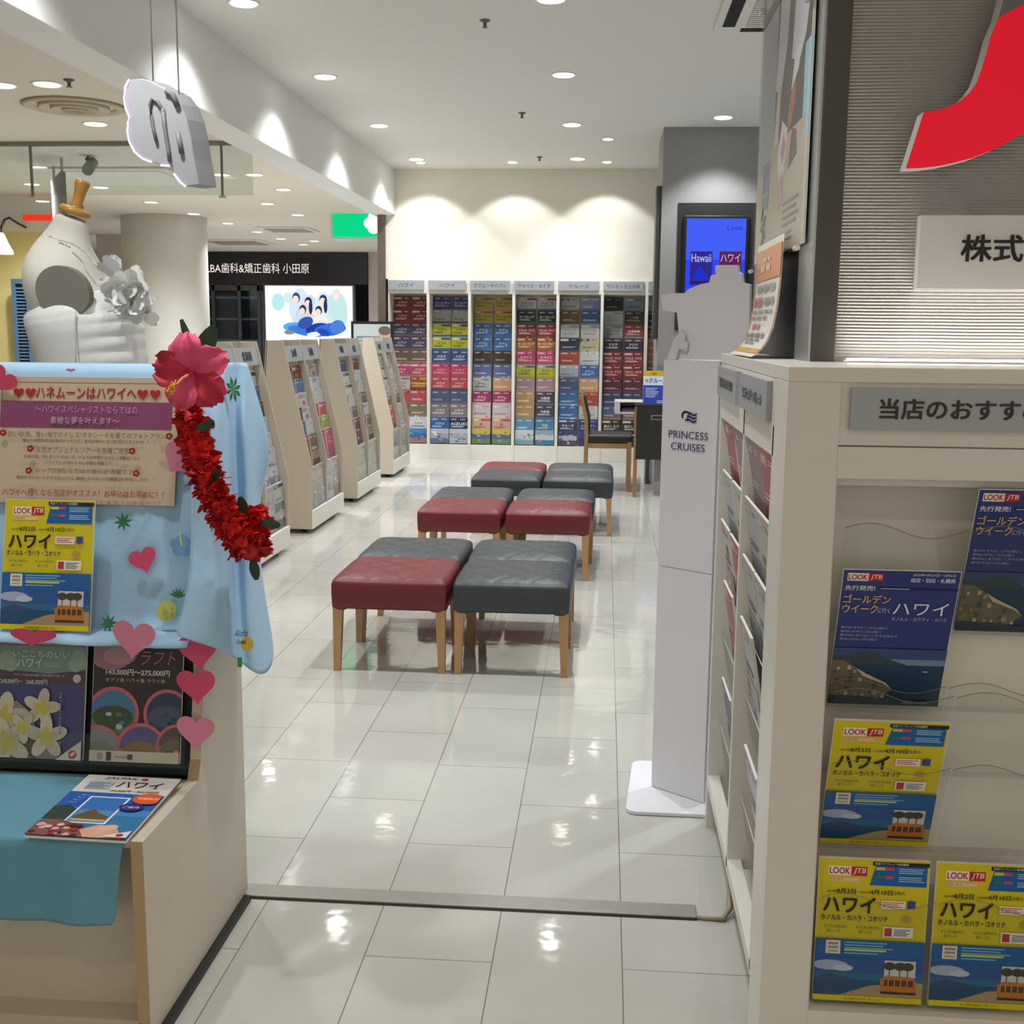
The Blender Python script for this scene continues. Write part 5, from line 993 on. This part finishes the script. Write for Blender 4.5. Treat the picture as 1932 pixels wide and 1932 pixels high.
for tx, x, y, h, w, c, b in (('白い砂浜、青い海でのドレス/タキシードを着てのフォトプラン', .026, .153, .014, .375, '#6a5c50', .0), ('憧れの海外挙式は出来なかったけど、気分は味わいたい方におススメです！！', .06, .1415, .008, .30, DK, 0), ('人気オプショナルツアーを各種ご用意', .094, .117, .0145, .222, '#6a5c50', 0), ('天使の海、サンセットクルーズ、イルカ大学等サーフィン体験などなど', .065, .1035, .0085, .28, DK, 0), ('ハワイでしか味わえない体験が満載です！！', .115, .091, .0085, .175, DK, 0), ('ルックJTBならではの安心が満載です', .094, .068, .0145, .235, '#6a5c50', 0), ('電話やらサポートデスクとハワイに精通したスタッフが最初はお手伝いします！！', .05, .0545, .0085, .325, DK, 0), ('ハワイへ行くなら当店がオススメ！お申込はお早めに！！', .018, .016, .0175, .385, '#b0483c', .01)):
    a.text(tx, x, y, h, c, w=w, bold=b)
for x, y in ((.014, .162), (.412, .16), (.083, .126), (.327, .124), (.083, .0745), (.34, .0725)):
    for k in range(5): a.ell(x+.0045*math.cos(k*1.257), y+.0045*math.sin(k*1.257), .0042, .0042, '#9a2a30', 8)
    a.ell(x, y, .0025, .0025, '#d8b060', 8)
a.emit(mb, M); mb.build('notice_sheet', t)
# printed blue cloth
CLO = cloth_mat('blue_printed_cloth', '#a6cdec'); CLG = mat('cloth_hem', '#a9c6d8', .8)
t = thing('printed_cloth', 'light blue cloth printed with pineapples and hearts draped over the left stand', 'cloth', (0, 0, 0))
mb = MB(); prof = [(2.775, 1.30), (2.77, 1.379), (2.70, 1.3795), (2.632, 1.379)]+[(F(z)-.0035-.010*max(0, (1.2-z)/.4), z) for z in (1.36, 1.3, 1.2, 1.1, 1.0, .9, .82, .785)]+[(F(.775)-.062, .7725), (F(.77)-.078, .760)]
xs = [XL-.01+(XR-.004-XL)*k/40 for k in range(41)]; rows = []
for j, (y, z) in enumerate(prof):
    rows.append([mb.bm.verts.new((x, y-.0035*math.sin(x*31+z*9)*(j > 5)-.0025*math.sin(x*70-z*20)*(j > 6), z+.002*math.sin(x*40)*(j > 11))) for x in xs])
i_ = mb.mi(CLO)
for r0, r1 in zip(rows, rows[1:]):
    for k in range(40): f = mb.bm.faces.new((r0[k], r0[k+1], r1[k+1], r1[k])); f.material_index = i_; f.smooth = True
MF = mb
G = [[(392, 690, 2.645), (408, 689, 2.67), (424, 688, 2.71), (440, 689, 2.755), (443, 690, 2.77), (445, 691, 2.775)],
     [(378, 775, 2.60), (400, 770, 2.575), (412, 772, 2.67), (432, 762, 2.62), (450, 760, 2.70), (464, 756, 2.74)],
     [(374, 860, 2.575), (402, 862, 2.53), (418, 860, 2.66), (440, 855, 2.58), (462, 852, 2.69), (490, 845, 2.72)],
     [(374, 930, 2.56), (404, 930, 2.50), (422, 925, 2.65), (444, 920, 2.56), (462, 910, 2.68), (480, 900, 2.72)],
     [(374, 1010, 2.545), (400, 1020, 2.47), (420, 1015, 2.62), (444, 1015, 2.52), (460, 1005, 2.66), (462, 962, 2.72)],
     [(370, 1100, 2.50), (400, 1110, 2.44), (420, 1100, 2.58), (442, 1105, 2.49), (460, 1100, 2.62), (470, 1090, 2.70)],
     [(352, 1185, 2.45), (395, 1192, 2.42), (430, 1198, 2.53), (448, 1205, 2.46), (468, 1200, 2.58), (487, 1180, 2.66)],
     [(335, 1206, 2.435), (392, 1226, 2.415), (436, 1258, 2.50), (452, 1272, 2.45), (478, 1281, 2.55), (497, 1248, 2.62)]]
mb = MB(); V = [[mb.bm.verts.new(at(x-(16 if q_ == 0 else 0), y, 1, Y-(.04 if q_ == 0 else .025 if q_ == 1 else 0))+Vector((.030 if q_ else .004, 0, .006))) for q_, (x, y, Y) in enumerate(r)] for r in G]; i_ = mb.mi(CLO)
for r0, r1 in zip(V, V[1:]):
    for k in range(5): f = mb.bm.faces.new((r0[k], r0[k+1], r1[k+1], r1[k])); f.material_index = i_; f.smooth = True
o = mb.build('side_drape', None, subsurf=3); bpy.context.view_layer.update(); me = bpy.data.meshes.new_from_object(o.evaluated_get(bpy.context.evaluated_depsgraph_get()))
bpy.data.objects.remove(o); MS = MB(); MS.bm.from_mesh(me); MS.mi(CLO); MS.recalc = False
M = frame((0, F(.80)-.0275, .80), (1, 0, 0), (0, .175, 1)); a = Art(.0003)
def onp(px, py): p = on(px, py, (0, F(.8)-.0275, .8), (0, -1, .175)); return p.x, (p.z-.8)*math.hypot(1, .175)
u_, v_ = onp(270, 1055); a.poly(heart(u_, v_, .033, .35), '#e0507c')
def spike(px, py, s, c='#2f7a4c', up=False):
    u, v = onp(px, py)
    for k in range(8 if not up else 6):
        q = k*.785+.2 if not up else .35+k*.48; p = (u+s*math.cos(q), v+s*math.sin(q)); n_ = (-math.sin(q)*s*.13, math.cos(q)*s*.13)
        a.poly([(u-n_[0], v-n_[1]), (u+.5*s*math.cos(q)-n_[0]*1.2, v+.5*s*math.sin(q)-n_[1]*1.2), p, (u+.5*s*math.cos(q)+n_[0], v+.5*s*math.sin(q)+n_[1]), (u+n_[0], v+n_[1])], c)
def pine(px, py, s):
    u, v = onp(px, py); a.ell(u, v, s, s*1.15, '#c9d070', 18, rot=-30)
    for k in range(9): a.ell(u+s*.6*math.cos(k*2.4)*(k % 3)/2, v+s*.7*math.sin(k*2.4)*(k % 3)/2, s*.16, s*.16, '#b3bc52', 7)
spike(233, 984, .023); spike(207, 1176, .022); pine(316, 1152, .022); spike(338, 1126, .022, up=True)
u_, v_ = onp(346, 1030)
for k in range(5): q = math.radians(90+k*72); a.ell(u_+.015*math.cos(q), v_+.015*math.sin(q), .013, .012, '#6f9fd0', 12)
a.poly([(u_-.002, v_+.002), (u_-.008, v_+.03), (u_-.003, v_+.031), (u_+.003, v_)], '#bcd08a')
a.emit(MF, M); MF.recalc = False; MF.build('front_drape', t, solid=.0008)
M3 = frame(at(440, 735, 1, 2.60), (1, .45, 0), (-.05, .0, 1)); a = Art(.0003)
for k in range(8):
    q = k*.785+.3; a.poly([(0, 0), (.012*math.cos(q-.3), .020*math.sin(q-.3)), (.018*math.cos(q), .032*math.sin(q)), (.012*math.cos(q+.3), .018*math.sin(q+.3))], '#3f8a5c')
a.emit(MS, M3); a = Art(.0003)
M4 = frame(at(463, 1225, 1, 2.44), (1, .3, 0), (-.05, 0, 1)); a.ell(.004, .012, .014, .018, '#d8b84a', 14).rect(-.018, -.04, -.008, -.018, '#3f8a5c').text('Aloha', -.024, .03, .016, '#2c3440', w=.028, italic=.3).text('Hawaii', -.02, .012, .012, '#2c3440', w=.02, italic=.3); a.emit(MS, M4)
MS.build('side_drape', t, solid=.0008)
# low blue cloth
BC = cloth_mat('blue_satin_cloth', '#5f9db6', rough=.6); prof = [(2.435, .4495), (2.43, .4495), (2.40, .4495), (2.30, .4495), (2.2, .4495), (2.112, .4495), (2.1035, .446), (2.102, .40), (2.099, .34), (2.096, .268)]
mb = MB(); rows = []; xs = [XL+.03+(XR-.037-XL-.03)*k/44 for k in range(45)]; i_ = mb.mi(BC)
for j, (y, z) in enumerate(prof): rows.append([mb.bm.verts.new((x-(.02*(j-6)/3*(k/44) if j > 6 else 0), y-.006*math.sin(x*24+.6)*(j > 7)-.004*math.sin(x*51+z*14)*(j > 6), z+(.0012*math.sin(x*55+y*40) if 2 < j < 6 else 0)-.012*(1-k/44)*(j == 9)*0)) for k, x in enumerate(xs)])
for r0, r1 in zip(rows, rows[1:]):
    for k in range(44): f = mb.bm.faces.new((r0[k], r0[k+1], r1[k+1], r1[k])); f.material_index = i_; f.smooth = True
t = tag(mb.build('blue_cloth', solid=.001, subsurf=1), 'plain blue satin cloth over the low shelf of the left stand', 'cloth')
# paper hearts
HP, HD = mat('paper_pink_light', '#e88fae', .6), mat('paper_pink_deep', '#dd4f74', .6)
for nm, px, py, r, m, off, rot, lab in (('h', 252, 1203, .050, HP, .082, -.12, 'light pink paper heart hanging at the middle of the cloth ledge'), ('h', 374, 1226, .046, HD, .060, .1, 'deep pink paper heart peeking from under the cloth corner'), ('h', 370, 1292, .046, HD, .032, .04, 'deep pink paper heart stuck on the stand edge'),
    ('h', 369, 1379, .045, HP, .028, -.05, 'light pink paper heart, lowest of the stand edge'), ('h', 4, 716, .036, HD, .03, -.7, 'deep pink paper heart at the upper left corner of the notice'), ('h', 338, 866, .042, HP, .022, -.6, 'light pink paper heart half behind the red garland'), ('h', 62, 1201, .055, HD, .083, -.1, 'deep pink folded paper heart on the ledge below the yellow brochure')):
    p = DF(px, py, off); flat = lab.startswith('deep pink folded')
    o = MB(); o.prism([(x, -.0006*0, z*(.42 if flat else 1)) for x, z in heart(0, 0, r, rot)], (0, .001, 0), m); o = o.build('paper_heart'); o.location = p
    tag(o, lab, 'paper heart', 'paper hearts on the left stand')
p = at(137, 698, 1, 2.622); o = MB().prism([(x, 0, z*.4) for x, z in heart(0, 0, .012)], (0, .001, 0), HP).build('paper_heart'); o.location = (p.x, 2.612, p.z); tag(o, 'tiny pink paper heart on the cloth top edge', 'paper heart', 'paper hearts on the left stand')
# red flower garland
LR = [mat('petal_red_%d' % k, c, .6) for k, c in enumerate(('#d8201e', '#c4161a', '#ea3a34', '#a81016'))]; GRN = mat('leaf_dark_green', '#1d3a26', .5); RG2 = random.Random(21)
path = [(354, 774, 2.53), (362, 794, 2.52), (366, 830, 2.50), (380, 870, 2.47), (394, 910, 2.455), (412, 950, 2.44), (432, 990, 2.43), (452, 1020, 2.42), (474, 1038, 2.42), (488, 1022, 2.44), (488, 990, 2.46), (476, 966, 2.48)]
P = [at(x, y, 1, Y-.035) for x, y, Y in path]; t = thing('flower_garland', 'red artificial flower garland hanging down the right corner of the left stand', 'garland', P[0])
def petal(mb, c, d, nrm, L, w, m, curl=.3, n=3, ruff=0.):
    d = d.normalized(); s_ = d.cross(nrm).normalized(); i = mb.mi(m); R_ = []
    for k in range(n+1):
        v = k/n; ww = w*math.sin(math.pi*(.12+.80*v))**.7
        R_.append([mb.bm.verts.new(c+d*(L*v)+s_*(ww*q)+nrm*(curl*L*v*v*(1 if abs(q) < .5 else .8)+ruff*math.sin(6*q+9*v)*v)) for q in (-1, -.5, 0, .5, 1)])
    for a_, b_ in zip(R_, R_[1:]):
        for q in range(4): f = mb.bm.faces.new((a_[q], a_[q+1], b_[q+1], b_[q])); f.material_index = i; f.smooth = True
mb = MB(); mb.recalc = False
for seg in range(len(P)-1):
    a_, b_ = P[seg], P[seg+1]; n_ = int((b_-a_).length/.0045)+1; ax = (b_-a_).normalized()
    for k in range(n_):
        c = a_.lerp(b_, (k+RG2.random())/n_); rad = .030 if 0 < seg < 9 else .018
        for j in range(10):
            th_ = RG2.random()*6.283; u_ = ax.orthogonal(); u_.normalize(); w_ = ax.cross(u_); d = u_*math.cos(th_)+w_*math.sin(th_)
            base = c+d*rad*(.45+.35*RG2.random()); dd = d+Vector((RG2.uniform(-.7, .7), RG2.uniform(-.7, .7), RG2.uniform(-.7, .7)))
            petal(mb, base-P[0], dd, ax.lerp(d, .3+.4*RG2.random()).normalized(), .015+.008*RG2.random(), .0115, RG2.choice(LR), RG2.uniform(-.6, .6), 2, .003)
mb.tube([p-P[0] for p in P], [.016]+[.024]*8+[.018]*3, LR[1], 10)
mb.build('flowers', t)
for x, y, Y, dx, dz in ((372, 808, 2.45, .028, .008), (462, 968, 2.45, -.004, .022), (492, 985, 2.44, .03, -.004), (476, 1056, 2.42, .008, -.028), (400, 905, 2.43, .012, .012)):
    mb = MB(); petal(mb, at(x, y, 1, Y-.035)-P[0], Vector((dx, -.005, dz)), Vector((.1, -1, .3)).normalized(), 1.15*math.hypot(dx, dz)+.012, .011, GRN, .15, 5); mb.build('leaf', t)
# hibiscus
HC = at(366, 702, 1, 2.47); t = thing('hibiscus', 'big pink artificial hibiscus flower at the top right corner of the left stand', 'flower', HC)
HB = [mat('hibiscus_pink', '#e4567e', .6, noise=.08, nscale=60), mat('hibiscus_red', '#c62a4c', .6, noise=.08, nscale=60)]
for deg, L, w, m in ((100, .088, .034, 0), (27, .086, .034, 0), (-44, .090, .038, 1), (-112, .088, .032, 0), (172, .088, .036, 1)):
    d = Vector((math.cos(math.radians(deg)), 0, math.sin(math.radians(deg)))); s_ = Vector((d.z, 0, -d.x)); mb = MB(); mb.recalc = False; i = mb.mi(HB[m]); R_ = []
    for k in range(11):
        v = k/10; ww = w*(.16+.95*math.sin(math.pi*min(1, .08+v*.66))**1.1)*(1 if v < .9 else .86-.6*(v-.9)); row = []
        for q in range(13):
            e = -1+q/6; row.append(mb.bm.verts.new(d*(L*v*(1-.10*e*e*v)+.003*math.sin(e*14)*v**4)+s_*(ww*e)+Vector((0, -.040*math.sin(v*1.9)+.034*v*v+.010*math.cos(e*6.5+deg)*v**2-.004*(deg % 3)*v-.008*e*e*v, 0))))
        R_.append(row)
    for a_, b_ in zip(R_, R_[1:]):
        for q in range(12): f = mb.bm.faces.new((a_[q], a_[q+1], b_[q+1], b_[q])); f.material_index = i; f.smooth = True
    mb.build('petal', t)
MB().lathe([(.014, .0), (.010, -.02), (.004, -.035)], (0, -.002, 0), mat('hibiscus_throat', '#8a1a30', .6), 14, (0, -1, 0)).build('throat', t)
pt = [Vector((0, -.01, 0)), Vector((-.010, -.045, -.012)), Vector((-.024, -.065, -.034)), Vector((-.033, -.07, -.055))]
MB().tube(pt, [.004, .0035, .003, .0025], mat('pistil_pink', '#d87a6a', .6), 8).build('pistil', t)
mb = MB(); YM = mat('pollen_yellow', '#e0a82c', .7)
for k in range(46):
    c = pt[2].lerp(pt[3], RG2.random()*1.0)+Vector((.003, 0, .012)); d = Vector((RG2.uniform(-1, 1), RG2.uniform(-1, 1), RG2.uniform(-1, 1))).normalized(); mb.tube([c, c+d*.009], [.0006, .0018], YM, 5)
mb.build('stamens', t)
for d, L, w in ((Vector((.42, .3, .9)), .075, .022), (Vector((-.35, .3, .85)), .09, .010)):
    mb = MB(); petal(mb, Vector((.0, .012, .018 if d.z > 0 else -.02)), d, Vector((.1, -1, .1)).normalized(), L+.018, w, GRN, .1, 6); mb.build('leaf', t)
# ------------------------------------------------------------------ dress form behind the stand
YD = 3.15
def Z2(x, y, Y=YD): return at(x/4.83, 340+y/4.83, 1, Y)
CRM = mat('form_linen', '#dbd8ce', .85, noise=.04, nscale=80, bump=.05); SAT = mat('white_satin', '#eeeeed', .32, spec=.6, sheen=.1, noise=.02)
base = Vector((-1.45, YD, 0)); t = thing('dress_form', 'dress form in a white strapless wedding gown with a wooden neck cap', 'dress form', base)
def ring(l, r, d, n=36, cy=0., sq=1.0, amp=0., ph=0., fold=0.):
    L, R_ = Z2(*l), Z2(*r); c = (L+R_)/2; h = (R_-L)/2; out_ = []
    for k in range(n):
        th_ = 2*math.pi*k/n; cs, sn = math.cos(th_), math.sin(th_); e = 1+amp*math.sin(th_*9+ph)+fold*max(0, cs+.15+.25*math.sin(th_*3+ph))
        out_.append(c+h*(abs(cs)**sq*(1 if cs >= 0 else -1))*e+Vector((0, d*(abs(sn)**sq*(1 if sn >= 0 else -1))*e+cy, 0))-base)
    return out_
body = [((540, 285), (795, 362), .036), ((505, 340), (798, 430), .037), ((455, 430), (800, 545), .042), ((390, 515), (830, 645), .066), ((330, 620), (870, 745), .105), ((282, 760), (920, 880), .135), ((270, 900), (985, 990), .145), ((290, 1050), (1060, 1080), .14), ((335, 1200), (1160, 1230), .13), ((370, 1400), (1210, 1420), .12), ((395, 1560), (1220, 1560), .115), ((430, 1800), (1230, 1800), .11)]
mb = MB(); mb.loft([ring(*b, sq=.9) for b in body], CRM); mb.build('torso', t, subsurf=1)
c = Z2(565, 1020, YD-.146)-base; mb = MB(); pts = []
for k in range(32):
    th_ = 2*math.pi*k/32; pts.append(c+Vector((.074*math.cos(th_)-.008*math.sin(th_), 0, .070*math.sin(th_))))
mb.prism(pts, (0, .03, 0), mat('arm_plate_grey', '#7d7a70', .8)); mb.build('arm_plate', t, bevel=.002)
dress = [((300, 1262), (1015, 1005), .138), ((300, 1300), (1110, 1090), .15), ((318, 1360), (1195, 1200), .158), ((340, 1440), (1240, 1300), .157), ((372, 1560), (1262, 1420), .15), ((398, 1650), (1282, 1560), .145), ((420, 1760), (1300, 1720), .14), ((380, 2300), (1400, 2300), .17), ((200, 3300), (1650, 3300), .24), ((60, 4400), (1850, 4400), .30), ((-80, 5400), (2000, 5400), .34)]
rr = []
for k in range(len(dress)-1):
    (l0, r0, d0), (l1, r1, d1) = dress[k], dress[k+1]; m_ = 6 if k < 6 else 3
    for j in range(m_):
        f_ = j/m_; fold = (0, .012, .022, .018, .006, -.012)[j] if 0 < k < 6 else 0
        rr.append(ring((l0[0]+(l1[0]-l0[0])*f_, l0[1]+(l1[1]-l0[1])*f_), (r0[0]+(r1[0]-r0[0])*f_, r0[1]+(r1[1]-r0[1])*f_), d0+(d1-d0)*f_, n=72, sq=.9, amp=0 if k < 6 else .012*min(1, (k-5)*.6), ph=k*.9 if k < 6 else .5, fold=fold))
rr.append(ring(*dress[-1], n=72, sq=.9, amp=.02)); mb = MB(); mb.loft(rr, SAT, caps=False); mb.build('gown', t, solid=.004)
MB().tube([Z2(690, 1190+k*60, YD-.158)-base for k in range(9)], .0018, mat('satin_seam', '#c8c8c6', .5), 5).build('gown_seam', t)
ax = (Z2(760, 40)-Z2(690, 305)).normalized(); MB().lathe([(.036, -.004), (.043, .0), (.043, .010), (.036, .015), (.018, .017), (.020, .022), (.014, .030), (.016, .06), (.0205, .082), (.019, .090), (.012, .093)], Z2(680, 300)-base, mat('cap_wood', '#c08a3e', .35, noise=.12, nscale=30, coat=.3), 32, ax).build('neck_cap', t)
mb = MB(); q = [(395, 500), (455, 512), (540, 545), (640, 570), (720, 610), (800, 670), (850, 735), (890, 790)]
for k, (x, y) in enumerate(q[:-1]):
    for j in range(4):
        f_ = j/4; c = Z2(x+(q[k+1][0]-x)*f_, y+(q[k+1][1]-y)*f_, YD-.045-.065*min(1, k/5))-base; r_ = .0035
        mb.lathe([(0.0005, -r_), (r_*.7, -r_*.7), (r_, 0), (r_*.7, r_*.7), (.0005, r_)], c, mat('pearl_white', '#d8d8d6', .2, spec=.8), 8)
mb.build('necklace', t)
mb = MB(); mb.recalc = False; CWH = [mat('corsage_white', '#f4f4f2', .7), mat('corsage_shade', '#e4e4e0', .7)]
for k in range(64):
    cx, cy = 1190+RG2.gauss(0, 55), 1010+RG2.gauss(0, 95); cx += (cy-1010)*.35; c = Z2(cx, cy, YD-.07+RG2.uniform(-.04, .03))-base
    d = Vector(((cx-1170)/110+RG2.uniform(-.5, .5), RG2.uniform(-1, .1), -(cy-1000)/140+RG2.uniform(-.5, .5)))
    petal(mb, c, d, Vector((RG2.uniform(-.6, .6), -1, RG2.uniform(-.5, .5))).normalized(), .034+.016*RG2.random(), .020, RG2.choice(CWH), RG2.uniform(-.3, .5), 4, .006)
mb.build('corsage', t)
MB().lathe([(.17, 0), (.17, .012), (.03, .03), (.018, .05), (.018, 1.3)], (.0, 0, 0), mat('stand_wood_dark', '#6a4a2c', .5), 24).build('stand_pole', t)
